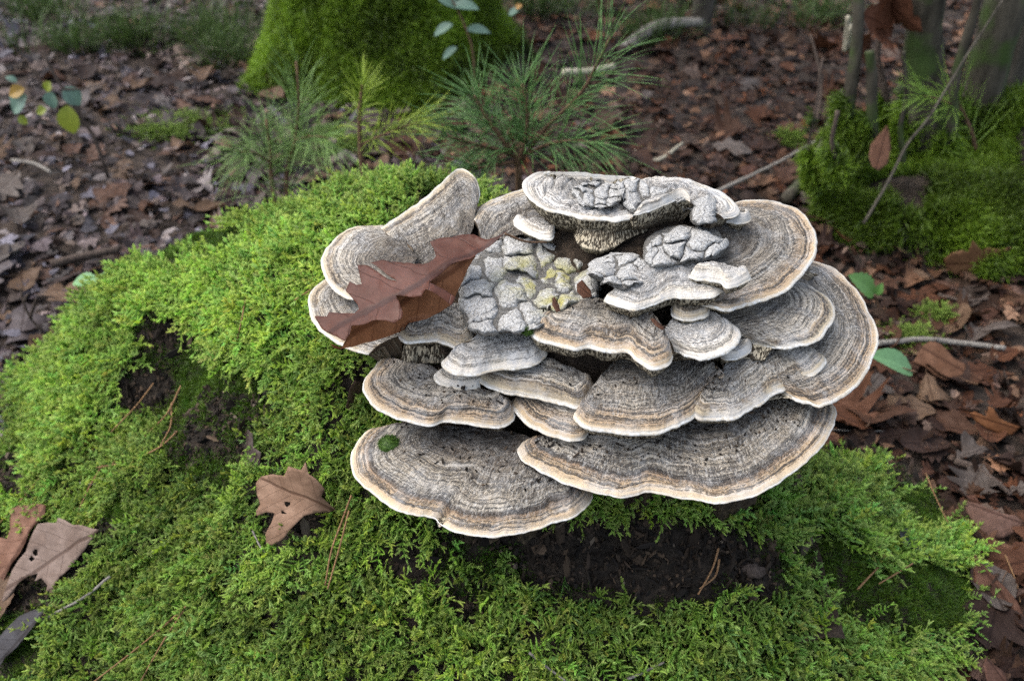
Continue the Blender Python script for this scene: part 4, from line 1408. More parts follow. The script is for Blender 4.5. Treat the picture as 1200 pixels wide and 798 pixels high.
# --- leaves traced one by one
def traced_leaf(outline, zfun, axis, color, label, stalk=None, step=4.0, holes=(), bump=0.0, seed=1, thick=0.00022, clear=None, name='oak_leaf', part_of=None, mat=None):
    """outline: pixels of the blade's edge; zfun(u, v) -> height; axis: stalk-end and tip pixels of the midrib"""
    P2 = [Vector(p) for p in outline]
    # densify edges
    E, pts = [], []
    for i in range(len(P2)):
        a, b = P2[i], P2[(i + 1) % len(P2)]
        n = max(1, int((b - a).length / step))
        for k in range(n): pts.append(a + (b - a) * (k / n))
    ne = len(pts)
    E = [(i, (i + 1) % ne) for i in range(ne)]
    oa = np.array([tuple(p) for p in pts])
    lo, hi = oa.min(0), oa.max(0)
    rr_ = np.random.default_rng(seed)
    for gx_ in np.arange(lo[0] + step / 2, hi[0], step):
        for gy_ in np.arange(lo[1] + step / 2, hi[1], step):
            q = np.array([gx_, gy_]) + rr_.normal(0, step * .12, 2)
            if np.min((oa[:, 0] - q[0]) ** 2 + (oa[:, 1] - q[1]) ** 2) < (step * .55) ** 2: continue
            c = False                       # inside test
            j = ne - 1
            for i in range(ne):
                if (oa[i, 1] > q[1]) != (oa[j, 1] > q[1]) and q[0] < (oa[j, 0] - oa[i, 0]) * (q[1] - oa[i, 1]) / (oa[j, 1] - oa[i, 1]) + oa[i, 0]: c = not c
                j = i
            if c and not any((q[0] - h[0]) ** 2 + (q[1] - h[1]) ** 2 < h[2] ** 2 for h in holes): pts.append(Vector(q))
    res = delaunay_2d_cdt(pts, E, [list(range(ne))], 1, 1e-4)
    Q = np.array([tuple(p) for p in res[0]])
    F = [tuple(f) for f in res[2]]
    if holes:
        F = [f for f in F if not any(((Q[list(f)].mean(0) - np.array(h[:2])) ** 2).sum() < h[2] ** 2 for h in holes)]
    z = zfun(Q[:, 0], Q[:, 1])
    V = PZ(Q[:, 0], Q[:, 1], z)
    V[:, 2] += bump * fbm(V * 40, seed, 3)
    if clear is not None:                   # rest on what lies beneath
        o0 = Vector((0, 0, CAM_Z))
        for i in range(len(V)):
            dvec = Vector(V[i]) - o0
            h = CAPBVH.ray_cast(o0, dvec.normalized(), 3.0)
            if h[0] is not None and h[3] < dvec.length + clear:
                V[i] = np.array(o0 + dvec.normalized() * (h[3] - clear))
    a, b = np.array(axis[0], float), np.array(axis[1], float)
    d = b - a
    L = np.hypot(*d)
    uv = np.stack([((Q - a) @ d) / L ** 2, ((Q - a) @ np.array([-d[1], d[0]])) / L ** 2 * 2.0], 1)
    if part_of is not None:
        fl = child('folded_underside', V, F, M_LEAF, part_of, uv=uv)
        fl.color = (*[c * .68 for c in color], 1)
        fl['label'] = 'orange-brown underside folded up'
        return fl
    base = V.mean(0)
    root = empty(name, tuple(base))
    bl = child('blade', V, F, mat or M_LEAF, root, uv=uv)
    bl.color = (*[c * .70 for c in color], 1)
    md = bl.modifiers.new('thickness', 'SOLIDIFY')
    md.thickness = thick
    if stalk:
        s = catmull(np.array([PZ(p[0], p[1], p[2]) for p in stalk]), 14)
        vv_, ff, uu = tube(s, [.0011, .0008], 6)
        st = child('stalk', vv_, ff, M_STEM, root, uv=uu)
    tag(root, label, 'leaf')
    return root


def plane_from(ctrl):
    c = np.array(ctrl, float)
    q = c[:, :2] / 100.0
    n = len(c)
    if n < 3:
        d = q[-1] - q[0]
        return lambda u, v: c[0, 2] + (c[-1, 2] - c[0, 2]) * np.clip(((np.stack([u, v], 1) / 100 - q[0]) @ d) / (d @ d), 0, 1)
    A = np.zeros((n + 3, n + 3))
    A[:n, :n] = _tps(((q[:, None] - q[None]) ** 2).sum(-1)) + np.eye(n) * .004
    A[:n, n] = 1; A[:n, n + 1:] = q
    A[n:, :n] = A[:n, n:].T
    w = np.linalg.lstsq(A, np.r_[c[:, 2], 0, 0, 0], rcond=None)[0]
    def f(u, v):
        p = np.stack([np.asarray(u, float), np.asarray(v, float)], 1) / 100
        return _tps(((p[:, None] - q[None]) ** 2).sum(-1)) @ w[:n] + w[n] + p @ w[n + 1:]
    return f


HERO = [(598, 270), (587, 277), (573, 279), (556, 276), (535, 277), (515, 280), (504, 284), (508, 293), (511, 300), (503, 308), (494, 309), (470, 307), (447, 305), (434, 309), (446, 317), (458, 324), (466, 329), (456, 327), (440, 319), (428, 312), (419, 313), (421, 322), (424, 334), (418, 335), (410, 331), (405, 340), (413, 350), (419, 358), (421, 364), (416, 369), (404, 368), (386, 366), (383, 371), (369, 373), (377, 384), (390, 394), (404, 401),
        (410, 392), (412, 383), (440, 380), (462, 379), (471, 373), (472, 366), (467, 355), (464, 344), (480, 348), (494, 350), (499, 340), (512, 345), (529, 358), (534, 349), (520, 338), (503, 331), (516, 322), (530, 313), (552, 305), (560, 297), (575, 288)]
hero_z = plane_from([(598, 270, .466), (555, 277, .456), (505, 284, .448), (552, 305, .452), (434, 309, .432), (466, 329, .440), (419, 313, .428), (405, 340, .424), (470, 345, .440), (420, 365, .422), (369, 373, .404), (400, 395, .414), (466, 375, .434), (500, 340, .448), (529, 357, .438)])
HL = traced_leaf(HERO, hero_z, ((575, 285), (395, 385)), (.125, .044, .025), 'big folded russet oak leaf resting across the fungus shelves', stalk=[(592, 274, .464), (615, 283, .454), (640, 284, .447)], step=3.0, bump=.0055, seed=3, clear=.004, mat=M_LEAF_SHEEN)
traced_leaf([(406, 398), (412, 380), (440, 372), (464, 340), (500, 330), (515, 315), (548, 302), (558, 299), (549, 314), (541, 331), (533, 349), (528, 358), (516, 366), (500, 373), (478, 378), (473, 386), (455, 394), (432, 401), (413, 407), (392, 408), (386, 403), (400, 406)], plane_from([(412, 380, .414), (464, 340, .436), (500, 330, .444), (553, 301, .449), (541, 331, .434), (528, 358, .414), (478, 378, .402), (432, 401, .388), (395, 407, .386), (470, 362, .420), (505, 350, .428)]), ((555, 300), (395, 405)), (.42, .18, .085), '', step=3.0, bump=.003, seed=4, clear=.0025, part_of=HL)
onsurf = lambda dz, amp=0.0, sd=1: (lambda u, v: _surf_at(u, v) + dz)


def _surf_at(u, v):
    """height of the stump or ground met along the sight line"""
    u, v = np.asarray(u, float), np.asarray(v, float)
    r = ray(u, v)
    k = np.linspace(.45, 3.2, 500)
    best = np.zeros(len(u))
    for i in range(len(u)):
        q = r[i][None] * k[:, None] + np.array([0, 0, CAM_Z])
        hit = np.nonzero(q[:, 2] < surf_z(q[:, 0], q[:, 1]))[0]
        best[i] = q[hit[0], 2] if len(hit) else 0
    return best


def lay(ctrl_px, dz):
    """a smooth sheet a little above the surface under the given pixels; dz per pixel"""
    c = np.array(ctrl_px, float)
    z = _surf_at(c[:, 0], c[:, 1]) + np.asarray(dz, float) + .006
    return plane_from(np.stack([c[:, 0], c[:, 1], z], 1))


traced_leaf([(394, 597), (385, 590), (377, 583), (381, 573), (371, 562), (362, 556), (358, 540), (353, 551), (345, 548), (338, 546), (333, 557), (320, 556), (306, 559), (300, 566), (301, 578), (305, 590), (300, 598), (301, 604), (312, 600), (322, 601), (318, 612), (311, 625), (312, 637), (318, 639), (330, 632), (338, 622), (348, 612), (356, 605), (370, 602), (384, 600)],
            lay([(394, 597), (358, 545), (305, 560), (302, 600), (315, 635), (340, 585), (370, 575), (345, 620)], [.012, .034, .026, .02, .014, .018, .024, .018]), ((392, 598), (308, 562)), (.31, .195, .13), 'tan pointed-lobed oak leaf standing on the moss below the lowest fungus shelf', holes=[(337, 590, 3.2), (332, 600, 2.2)], step=3.5, bump=.003, seed=5)
traced_leaf([(116, 620), (100, 616), (85, 615), (76, 609), (68, 606), (66, 612), (56, 612), (45, 614), (40, 622), (34, 634), (30, 645), (22, 655), (14, 668), (6, 690), (0, 708), (8, 700), (20, 684), (32, 674), (44, 670), (40, 680), (48, 676), (56, 686), (54, 694), (62, 690), (70, 676), (80, 668), (92, 654), (100, 644), (106, 632)],
            lay([(116, 620), (66, 610), (36, 630), (2, 700), (55, 690), (70, 645), (90, 655)], [.03, .036, .034, .014, .02, .034, .026]), ((116, 621), (10, 688)), (.27, .20, .165), 'pale brown oak leaf with a small dark hole, flat at the mossy stump foot', holes=[(41, 646, 3.0), (37, 652, 2.2)], step=3.5, bump=.003, seed=6)
traced_leaf([(54, 592), (40, 590), (22, 592), (12, 600), (12, 620), (8, 632), (0, 630), (-8, 640), (-10, 700), (0, 690), (8, 672), (14, 660), (24, 648), (30, 636), (36, 622), (44, 612), (52, 604)],
            lay([(54, 592), (12, 600), (0, 690), (30, 636), (10, 650)], [.014, .02, .008, .016, .014]), ((54, 594), (-5, 690)), (.25, .13, .085), 'reddish brown oak leaf tucked under the pale holed one', step=4, bump=.003, seed=7)
traced_leaf([(56, 712), (40, 714), (22, 722), (8, 736), (-6, 752), (-6, 790), (6, 770), (20, 758), (36, 738), (48, 722)], lay([(56, 712), (8, 736), (-4, 780), (25, 740)], [.02, .016, .01, .02]), ((56, 712), (-4, 780)), (.07, .068, .075), 'slate grey narrow leaf leaning below the pale oak leaf', step=4, seed=8, name='narrow_leaf')
traced_leaf([(320, 253), (322, 248), (304, 247), (284, 250), (272, 254), (270, 258), (258, 262), (251, 270), (253, 276), (266, 272), (280, 268), (296, 264), (312, 262), (318, 258)], lay([(320, 250), (252, 274), (285, 256), (300, 264), (270, 270)], [.022, .012, .026, .014, .012]), ((320, 254), (253, 274)), (.34, .22, .16), 'curled tan leaf lying on the crest of the moss near the pine seedlings', step=3, bump=.002, seed=9, name='curled_leaf')
traced_leaf([(1188, 310), (1176, 298), (1186, 290), (1168, 292), (1158, 290), (1150, 294), (1146, 288), (1140, 282), (1134, 296), (1128, 293), (1116, 296), (1106, 304), (1108, 312), (1118, 322), (1132, 318), (1144, 322), (1152, 316), (1166, 318), (1176, 318)], lay([(1188, 310), (1140, 285), (1106, 306), (1145, 318), (1160, 296)], [.02, .06, .03, .012, .04]), ((1188, 308), (1106, 310)), (.24, .125, .062), 'orange-tan oak leaf with pointed lobes propped near the mossy coppice stump', step=3, seed=10)
traced_leaf([(1152, 444), (1138, 436), (1130, 426), (1118, 420), (1108, 408), (1100, 402), (1090, 400), (1082, 404), (1074, 418), (1070, 424), (1084, 430), (1096, 440), (1108, 446), (1122, 442), (1134, 450), (1146, 450)], lay([(1152, 444), (1095, 402), (1072, 424), (1110, 444), (1112, 424)], [.016, .04, .02, .014, .03]), ((1150, 447), (1082, 408)), (.17, .085, .048), 'russet oak leaf beside the pale mossy stick', step=3, seed=11)
traced_leaf([(1196, 500), (1184, 496), (1170, 490), (1164, 478), (1158, 476), (1156, 488), (1142, 482), (1136, 484), (1144, 494), (1156, 502), (1170, 508), (1186, 510)], lay([(1196, 502), (1138, 484), (1162, 480), (1170, 506)], [.014, .03, .04, .014]), ((1196, 504), (1138, 486)), (.24, .10, .04), 'bright orange-brown oak leaf, the most vivid in the litter', step=3, seed=12)
traced_leaf([(1200, 612), (1190, 604), (1176, 602), (1160, 596), (1146, 590), (1128, 586), (1132, 598), (1138, 608), (1150, 622), (1160, 630), (1176, 630), (1192, 622)], lay([(1200, 612), (1130, 588), (1160, 628), (1165, 608)], [.02, .03, .014, .026]), ((1200, 614), (1130, 588)), (.20, .115, .085), 'broad dull pink-brown leaf at the edge of the mossy stump', step=3.5, seed=13, name='broad_leaf')
traced_leaf([(1200, 722), (1192, 704), (1180, 690), (1164, 674), (1150, 660), (1142, 648), (1140, 664), (1142, 684), (1158, 694), (1170, 704), (1184, 722), (1196, 738)], lay([(1200, 725), (1142, 650), (1165, 690)], [.014, .03, .024]), ((1198, 730), (1142, 652)), (.15, .072, .046), 'red-brown strip of leaf stuck upright at the moss edge', step=3.5, seed=14, name='torn_leaf')
traced_leaf([(1182, 798), (1176, 786), (1164, 778), (1156, 768), (1152, 780), (1156, 796), (1162, 806), (1178, 806)], lay([(1180, 798), (1155, 770), (1160, 795)], [.012, .028, .02]), ((1180, 802), (1156, 770)), (.15, .075, .05), 'small russet leaf scrap low in the corner moss', step=3.5, seed=15, name='torn_leaf')
traced_leaf([(1100, 652), (1090, 640), (1076, 628), (1062, 618), (1054, 622), (1056, 634), (1068, 642), (1080, 646), (1090, 654)], lay([(1100, 652), (1056, 622), (1076, 640)], [.012, .022, .02]), ((1098, 652), (1056, 622)), (.045, .05, .058), 'blue-black leaf scrap lying on the velvety moss', step=3, seed=16, name='torn_leaf')
traced_leaf([(425, 448), (415, 446), (410, 455), (405, 478), (411, 480), (416, 466), (424, 460)], lay([(425, 448), (405, 478), (414, 462)], [.02, .01, .018]), ((424, 448), (406, 479)), (.17, .11, .085), 'crumpled brown leaf scrap wedged under the second fungus tier', step=3, seed=17, name='torn_leaf')
traced_leaf([(290, 503), (296, 508), (297, 524), (306, 530), (304, 546), (292, 552), (282, 548), (290, 538), (288, 522)], lay([(290, 503), (300, 530), (285, 548)], [.022, .02, .012]), ((291, 504), (288, 550)), (.11, .085, .075), 'small grey-brown crumpled leaf sunk in the moss hollow', step=3, seed=18, name='torn_leaf')
for i, (ou, lb) in enumerate((([(647, 350), (650, 348), (655, 358), (657, 365), (652, 366), (647, 358)], 'reddish bud scale lying on the cracked crust of the fungus'), ([(762, 374), (766, 373), (774, 380), (780, 385), (776, 387), (768, 382)], 'orange-brown flake lying on the buff middle shelf'), ([(676, 333), (682, 328), (692, 340), (694, 348), (684, 350), (676, 342)], 'brown crumpled flake in the crevice of the fungus crust'))):
    traced_leaf(ou, plane_from([(ou[0][0], ou[0][1], .44), (ou[3][0], ou[3][1], .435)]), (ou[0], ou[3]), (.13, .06, .035), lb, step=2.5, seed=20 + i, clear=.002, name='leaf_flake')

# ------------------------------------------------------------------ moss cushion growing on the lowest shelf
def cushion_on_cap(u, v, r_px, label, seed):
    o0 = Vector((0, 0, CAM_Z))
    for dv in (0, 2, -2, 4, -4, 7, -7, 10, 14):
        h = CAPBVH.ray_cast(o0, Vector(ray(u, v + dv)).normalized(), 3.0)
        if h[0] is not None: break
    c = np.array(h[0]); R_ = r_px / FPX * h[3]
    r = np.random.default_rng(seed)
    root = empty('moss_cushion', tuple(c))
    # dome
    n, m = 18, 6
    V = [c + np.array([math.cos(a) * R_ * math.sin(p), math.sin(a) * R_ * math.sin(p), R_ * .75 * math.cos(p) - .001]) for p in np.linspace(0.05, 1.7, m) for a in np.linspace(0, 6.283, n, endpoint=False)]
    F = [(k * n + a, k * n + (a + 1) % n, (k + 1) * n + (a + 1) % n, (k + 1) * n + a) for k in range(m - 1) for a in range(n)]
    t = NT('moss_blades'); t.surf(t.ramp(t.noise(t.geo(), 900., 3.), [(.3, (.015, .035, .005)), (.7, (.07, .14, .016))]), .6, None, .3)
    child('mound', V, F, t.m, root)
    V, F = [], []
    for i in range(700):
        d = norm(r.normal(0, 1, 3)); d[2] = abs(d[2])
        b = c + d * R_ * np.array([.95, .95, .72]) - np.array([0, 0, .001])
        dd = norm(d + r.normal(0, .35, 3)); s = norm(np.cross(dd, r.normal(0, 1, 3))) * .00025
        o = len(V); V += [b - s, b + s, b + dd * .0026]; F.append((o, o + 1, o + 2))
    ch = child('blades', V, F, t.m, root, smooth_shade=False)
    ch['kind'] = 'stuff'
    tag(root, label, 'moss')


cushion_on_cap(456, 520, 12, 'small round green moss cushion growing on the lowest cracked shelf', 1)
cushion_on_cap(618, 388, 6, 'tiny bright moss tuft between the pale crust and the buff shelf', 2)


# ------------------------------------------------------------------ twigs, dead needles
def stick(name, pts, rad, mat, label, cat, n=7, rough=.15, parts=()):
    s = catmull(np.array(pts, float), max(10, len(pts) * 6))
    s = s + .0015 * np.stack([fbm(s * 30, k, 2) for k in (1, 2, 3)], 1) * (rad[0] / .003 if rad[0] < .003 else 1)
    V, F, uv = tube(s, rad, n, rough, len(label))
    o = link(name, mesh_from(name, V - s[0], F, uv=uv), mat)
    o.location = s[0]
    tag(o, label, cat)
    return o


def on(pix, dz=.006):
    a = np.array(pix, float)
    z = _surf_at(a[:, 0], a[:, 1]) + .004 + (dz if np.isscalar(dz) else np.asarray(dz))
    return PZ(a[:, 0], a[:, 1], z)


for i, (px, lb) in enumerate([
        ([(180, 449), (160, 475), (130, 506)], 'forked brown pine needle, uppermost in the dark moss hollow'),
        ([(212, 452), (196, 484), (170, 510), (130, 544)], 'long thick brown needle crossing the dark moss hollow'),
        ([(201, 472), (200, 498), (188, 522)], 'short ochre needle hanging beside the long thick one'),
        ([(208, 505), (185, 525), (150, 540), (112, 548)], 'thin needle curving over the feathery moss below the hollow'),
        ([(412, 580), (400, 612), (388, 646), (381, 686)], 'straight straw-coloured needle on bright moss beside the tan oak leaf'),
        ([(409, 598), (398, 640), (384, 690)], 'second straw needle close to the straight one by the oak leaf'),
        ([(218, 710), (190, 735), (150, 768), (108, 800)], 'long straw stalk slanting over the moss near the bottom edge'),
        ([(215, 715), (192, 750), (165, 798)], 'straw needle forked from the long slanting stalk'),
        ([(120, 545), (105, 570), (92, 598)], 'ochre needle above the pale holed oak leaf'),
        ([(48, 558), (25, 585), (0, 612)], 'brown grass stalk against the moss at the stump foot'),
        ([(842, 642), (834, 668), (818, 697)], 'bent ochre needle pair on bare dark wood, outer strand'),
        ([(843, 655), (838, 675), (820, 690)], 'bent ochre needle pair on bare dark wood, inner strand'),
        ([(1018, 642), (1050, 650), (1076, 656)], 'brown needle lying beside the blue-black leaf scrap'),
        ([(1070, 660), (1045, 675), (1030, 684)], 'short straw needle below the blue-black leaf scrap'),
        ([(1085, 555), (1100, 590), (1115, 620)], 'tan stalk leaning between the moss and the dark soil'),
        ([(1178, 650), (1190, 680), (1196, 705)], 'two-toned stalk beside the red-brown leaf strip'),
        ([(288, 345), (284, 372), (278, 398)], 'short tan needle on the bright moss dome'),
        ([(372, 335), (355, 345), (345, 352)], 'brown needle lying by the round pale shelf')]):
    stick('dead_needle', on(px, .020), [.0010, .0007], M_STRAW, lb, 'needle', 5, .05)
for px, dz, rad, mat, lb in [
        ([(620, 764), (640, 780), (665, 799)], .012, [.0012, .0009], M_TWIG, 'thin pale curved twig on the moss at the bottom edge'),
        ([(735, 795), (752, 788), (778, 776)], .012, [.0013, .001], M_TWIG, 'short pale twig on the moss at the bottom edge'),
        ([(296, 622), (305, 640), (312, 648)], .012, [.001, .0008], M_TWIG, 'white grass stem under the tan oak leaf'),
        ([(90, 565), (108, 567), (135, 573)], .012, [.001, .0008], M_TWIG, 'pale straight twig above the holed oak leaf'),
        ([(130, 675), (90, 705), (20, 740), (-10, 752)], .014, [.0016, .0012], M_TWIG, 'long grey-brown twig above the slate leaf'),
        ([(1028, 402), (1080, 398), (1130, 402), (1178, 408)], .02, [.0048, .0036], M_TWIG, 'pale peeled stick lying in the litter beside the fungus'),
        ([(838, 226), (880, 206), (920, 186), (966, 160)], .03, [.004, .0025], M_TWIG, 'long grey twig pointing at the mossy coppice stump'),
        ([(744, 178), (770, 188), (800, 168)], .015, [.005, .003], M_PALEWOOD, 'short pale stick behind the top of the fungus'),
        ([(920, 235), (945, 205), (966, 165), (980, 120)], [.01, .02, .05, .1], [.012, .007], M_BARK_MOSS, 'dark mossy branch rising beside the coppice stump'),
        ([(60, 310), (100, 300), (140, 292)], .02, [.008, .006], M_TWIG_DARK, 'dark stick in the litter above the twin green leaves'),
        ([(14, 188), (40, 192), (60, 202)], .014, [.004, .003], M_TWIG, 'bluish grey curved twig in the far litter'),
        ([(1005, 690), (1022, 672), (1030, 664)], .01, [.001, .0008], M_STRAW, 'short broken straw on the lit moss slope'),
        ([(985, 540), (1000, 555), (1018, 578)], .012, [.004, .003], M_TWIG_DARK, 'dark woody root end beneath the outermost shelf'),
        ([(1100, 345), (1130, 352), (1160, 350)], .016, [.003, .002], M_TWIG_DARK, 'thin dark twig below the orange-tan oak leaf'),
        ([(1120, 540), (1150, 552), (1185, 580)], .018, [.005, .003], M_TWIG_DARK, 'brown root-like stick above the broad pink-brown leaf'),
        ([(1060, 505), (1010, 505), (975, 503)], .012, [.0012, .0008], M_TWIG, 'hair-thin pale twig on the dark soil by the shelf edge')]:
    stick('twig', on(px, dz), rad, mat, lb, 'twig')
# branched dark sprig at the far side of the stump
q0 = PY(50, 388, 1.22)
SPG = empty('dead_sprig', tuple(q0)); tag(SPG, 'small forked dark dead sprig standing in the litter by the moss', 'twig')
for px in ([(50, 388), (35, 372), (27, 352), (24, 338)], [(35, 372), (40, 358), (42, 350)], [(28, 352), (33, 344)]):
    V, F, uv = tube(catmull(np.array([PY(a, b, 1.22) for a, b in px]), 12), [.0028, .0014], 6, .2)
    child('shoot', V, F, M_TWIG_DARK, SPG, uv=uv)

# wood fragments set into the stump face
for i, (uu, vv, a, b, mt) in enumerate([(935, 640, 8, 24, M_BARK_MOSS), (884, 668, 13, 9, M_TWIG_DARK), (150, 738, 18, 14, M_BARK_MOSS)]):
    r = np.random.default_rng(80 + i)
    c = on([(uu, vv)], .004)[0]
    n, m = 16, 9
    sc = 0.0007
    V = []
    for p_ in np.linspace(0, math.pi, m):
        for q_ in np.linspace(0, 6.283, n, endpoint=False):
            d = np.array([math.sin(p_) * math.cos(q_) * a * sc, math.sin(p_) * math.sin(q_) * 10 * sc, math.cos(p_) * b * sc])
            V.append(c + d * (1 + .9 * fbm(d[None] * 150 + i * 5, i, 3)[0]))
    F = [(k * n + e, k * n + (e + 1) % n, (k + 1) * n + (e + 1) % n, (k + 1) * n + e) for k in range(m - 1) for e in range(n)]
    child('wood_fragment', V, F, mt, STUMP)


# ------------------------------------------------------------------ pine seedlings
def needles_along(pts, r, n, length, spread, droop=.25, nper=2, start=.12, width=.00050):
    """needle strips in small bundles along a shoot"""
    parts = []
    pts = np.asarray(pts)
    T = norm(np.gradient(pts, axis=0))
    for i in range(n):
        f = start + (1 - start) * r.random() ** .8
        k = f * (len(pts) - 1)
        i0 = min(int(k), len(pts) - 2)
        p = pts[i0] + (pts[i0 + 1] - pts[i0]) * (k - i0)
        t = T[i0]
        side = norm(np.cross(t, r.normal(0, 1, 3)))
        for j in range(nper):
            sp = spread * (1.1 - .55 * f)
            d = norm(t * (1 - .45 * sp) + side * sp + r.normal(0, .20, 3))
            L = length * r.uniform(.6, 1.35)
            bend = norm(np.array([0, 0, -1.0]) + r.normal(0, .5, 3)) * droop * r.uniform(.3, 1.3)
            s = np.linspace(0, 1, 5)[:, None]
            q = p + d * L * s + bend * L * s ** 2
            parts.append(strip(q, width, r))
    return parts


def strip(q, w, r):
    d = norm(np.gradient(q, axis=0))
    a = norm(np.cross(d, r.normal(0, 1, 3)))
    b = np.cross(d, a)
    ww = w * np.array([.8, 1, 1, .8, .12])[:, None]
    ring = np.stack([q + a * ww, q - a * ww * .5 + b * ww * .8, q - a * ww * .5 - b * ww * .8], 1).reshape(-1, 3)
    F = [(i * 3 + j, i * 3 + (j + 1) % 3, (i + 1) * 3 + (j + 1) % 3, (i + 1) * 3 + j) for i in range(4) for j in range(3)]
    uv = np.stack([np.repeat(np.linspace(0, 1, 5), 3), np.zeros(15)], 1)
    return ring, F, uv


def seedling(label, base, shoots, col, seed):
    """shoots: (pixel list, y depth, stem radii, needles, length, spread, droop)"""
    r = np.random.default_rng(seed)
    root = empty('pine_seedling', tuple(base))
    for (px, yd, rad, n, L, sp, dr) in shoots:
        pts = catmull(np.array([PY(a, b, y_) for (a, b), y_ in zip(px, np.broadcast_to(yd, len(px)))]), 24)
        V, F, uv = tube(pts, rad, 6, .2, seed)
        st = child('stem', V, F, M_STEM, root, uv=uv)
        V, F, uv = join(needles_along(pts, r, int(n * (.75 if col[0] > .1 else .50)), L, sp, dr * 1.3))
        o = child('needles', V, F, M_NEEDLE, root, uv=uv)
        o['kind'] = 'stuff'
        j = r.uniform(.85, 1.15)
        o.color = (col[0] * j, col[1] * j, col[2] * j, 1)
    tag(root, label, 'seedling')


G1, G2, G3 = (.17, .29, .09), (.30, .42, .06), (.095, .20, .065)


def gbase(u, v, y):
    p = PY(u, v, y)
    return (p[0], y, float(ground_z(np.array([p[0]]), np.array([y]))[0]) - .005)


def foot(u, v, y):
    """pixel of the ground point under (u, v) at depth y"""
    p = gbase(u, v, y)
    a, b = project(np.array(p))
    return (float(a), float(b))


YA = 1.52
seedling('twin-stemmed pine seedling, the tallest before the mossy tree trunk', gbase(322, 225, YA), [
    ([foot(322, 225, YA), (319, 215), (317, 180), (312, 140)], YA, [.004, .002], 110, .085, 1.0, .35),
    ([foot(330, 225, YA), (336, 205), (345, 170), (350, 120), (347, 72)], YA, [.004, .0018], 150, .085, .85, .18),
    ([(317, 190), (300, 180), (280, 178)], [YA, YA - .02, YA - .04], [.002, .001], 60, .075, .9, .4),
    ([(345, 165), (365, 160), (385, 162)], [YA, YA - .03, YA - .05], [.002, .001], 50, .08, .9, .3)], G1, 1)
YB = 1.40
seedling('small yellow-green pine seedling with a bright starry top', gbase(424, 205, YB), [
    ([foot(426, 205, YB), (425, 200), (422, 165), (421, 125)], YB, [.004, .0028], 30, .05, .9, .4),
    ([(421, 128), (423, 112), (425, 100)], YB, [.003, .002], 40, .042, .8, .0),
    ([(424, 170), (440, 162), (470, 150), (495, 142)], [YB, YB - .02, YB - .04, YB - .05], [.002, .001], 70, .055, .7, .15)], G2, 2)
YC = 1.25
seedling('bushy dark green pine seedling rising right behind the fungus', gbase(606, 225, YC), [
    ([foot(610, 225, YC), (608, 205), (600, 180), (575, 145), (555, 112)], YC, [.005, .002], 170, .075, .95, .2),
    ([(606, 195), (616, 165), (618, 130), (612, 98)], [YC, YC - .01, YC - .02, YC - .02], [.004, .002], 170, .075, .95, .15),
    ([(610, 190), (640, 150), (680, 110), (700, 75), (716, 42)], [YC, YC - .02, YC - .03, YC - .04, YC - .05], [.0035, .0015], 120, .085, .85, .15),
    ([(612, 185), (640, 170), (670, 165), (700, 168)], [YC, YC - .03, YC - .05, YC - .06], [.003, .0015], 90, .075, .9, .25),
    ([(602, 190), (575, 195), (548, 200)], [YC, YC - .02, YC - .04], [.003, .0015], 70, .065, .95, .3),
    ([(600, 180), (560, 170), (525, 160)], [YC, YC - .03, YC - .06], [.003, .0015], 70, .065, .9, .2)], G3, 3)
YD = 1.62
seedling('light green pine seedling sprouting from the mossy coppice stump', tuple(PY(1140, 175, YD)), [
    ([(1146, 190), (1140, 160), (1128, 130), (1115, 108)], YD, [.004, .002], 60, .085, .9, .1),
    ([(1128, 130), (1105, 118), (1080, 112)], [YD, YD - .03, YD - .05], [.002, .001], 35, .08, .6, .05)], (.20, .34, .06), 4)

# ------------------------------------------------------------------ mossy tree trunk
def trunk_mesh(cx, cy, prof, flare, seed, n=72, m=60, zmax=4.0):
    z = np.r_[np.linspace(-.06, .9, m * 2 // 3), np.linspace(1.0, zmax, m // 3)]
    a = np.linspace(0, 2 * np.pi, n, endpoint=False)
    R_ = np.interp(z, prof[0], prof[1])
    V = []
    for zi, ri in zip(z, R_):
        rf = ri * (1 + flare * math.exp(-max(zi, 0) / .10) * (.5 + .5 * np.sin(a * 5 + 1.3)) ** 2)
        p = np.stack([np.cos(a), np.sin(a), np.full(n, zi * 1.2)], 1)
        rf = rf * (1 + .10 * fbm(p * np.array([2.2, 2.2, 5]), seed, 3) + .05 * fbm(p * np.array([7, 7, 14]), seed + 2, 3))
        V.append(np.stack([cx + rf * np.cos(a), cy + rf * np.sin(a), np.full(n, zi)], 1))
    V = np.array(V)
    F = [(i * n + j, i * n + (j + 1) % n, (i + 1) * n + (j + 1) % n, (i + 1) * n + j) for i in range(len(z) - 1) for j in range(n)]
    return V, F


def surf_samples(V, F, n, seed, zmax):
    r = np.random.default_rng(seed)
    Vv = V.reshape(-1, 3)
    F = np.array([f for f in F if Vv[list(f), 2].mean() < zmax])
    A, B, C, D = Vv[F[:, 0]], Vv[F[:, 1]], Vv[F[:, 2]], Vv[F[:, 3]]
    nn = np.cross(C - A, D - B)
    ar = np.linalg.norm(nn, axis=1)
    k = r.choice(len(F), n, p=ar / ar.sum())
    s, t = r.random(n)[:, None], r.random(n)[:, None]
    P_ = (A[k] * (1 - s) + B[k] * s) * (1 - t) + (D[k] * (1 - s) + C[k] * s) * t
    return P_, norm(nn[k])


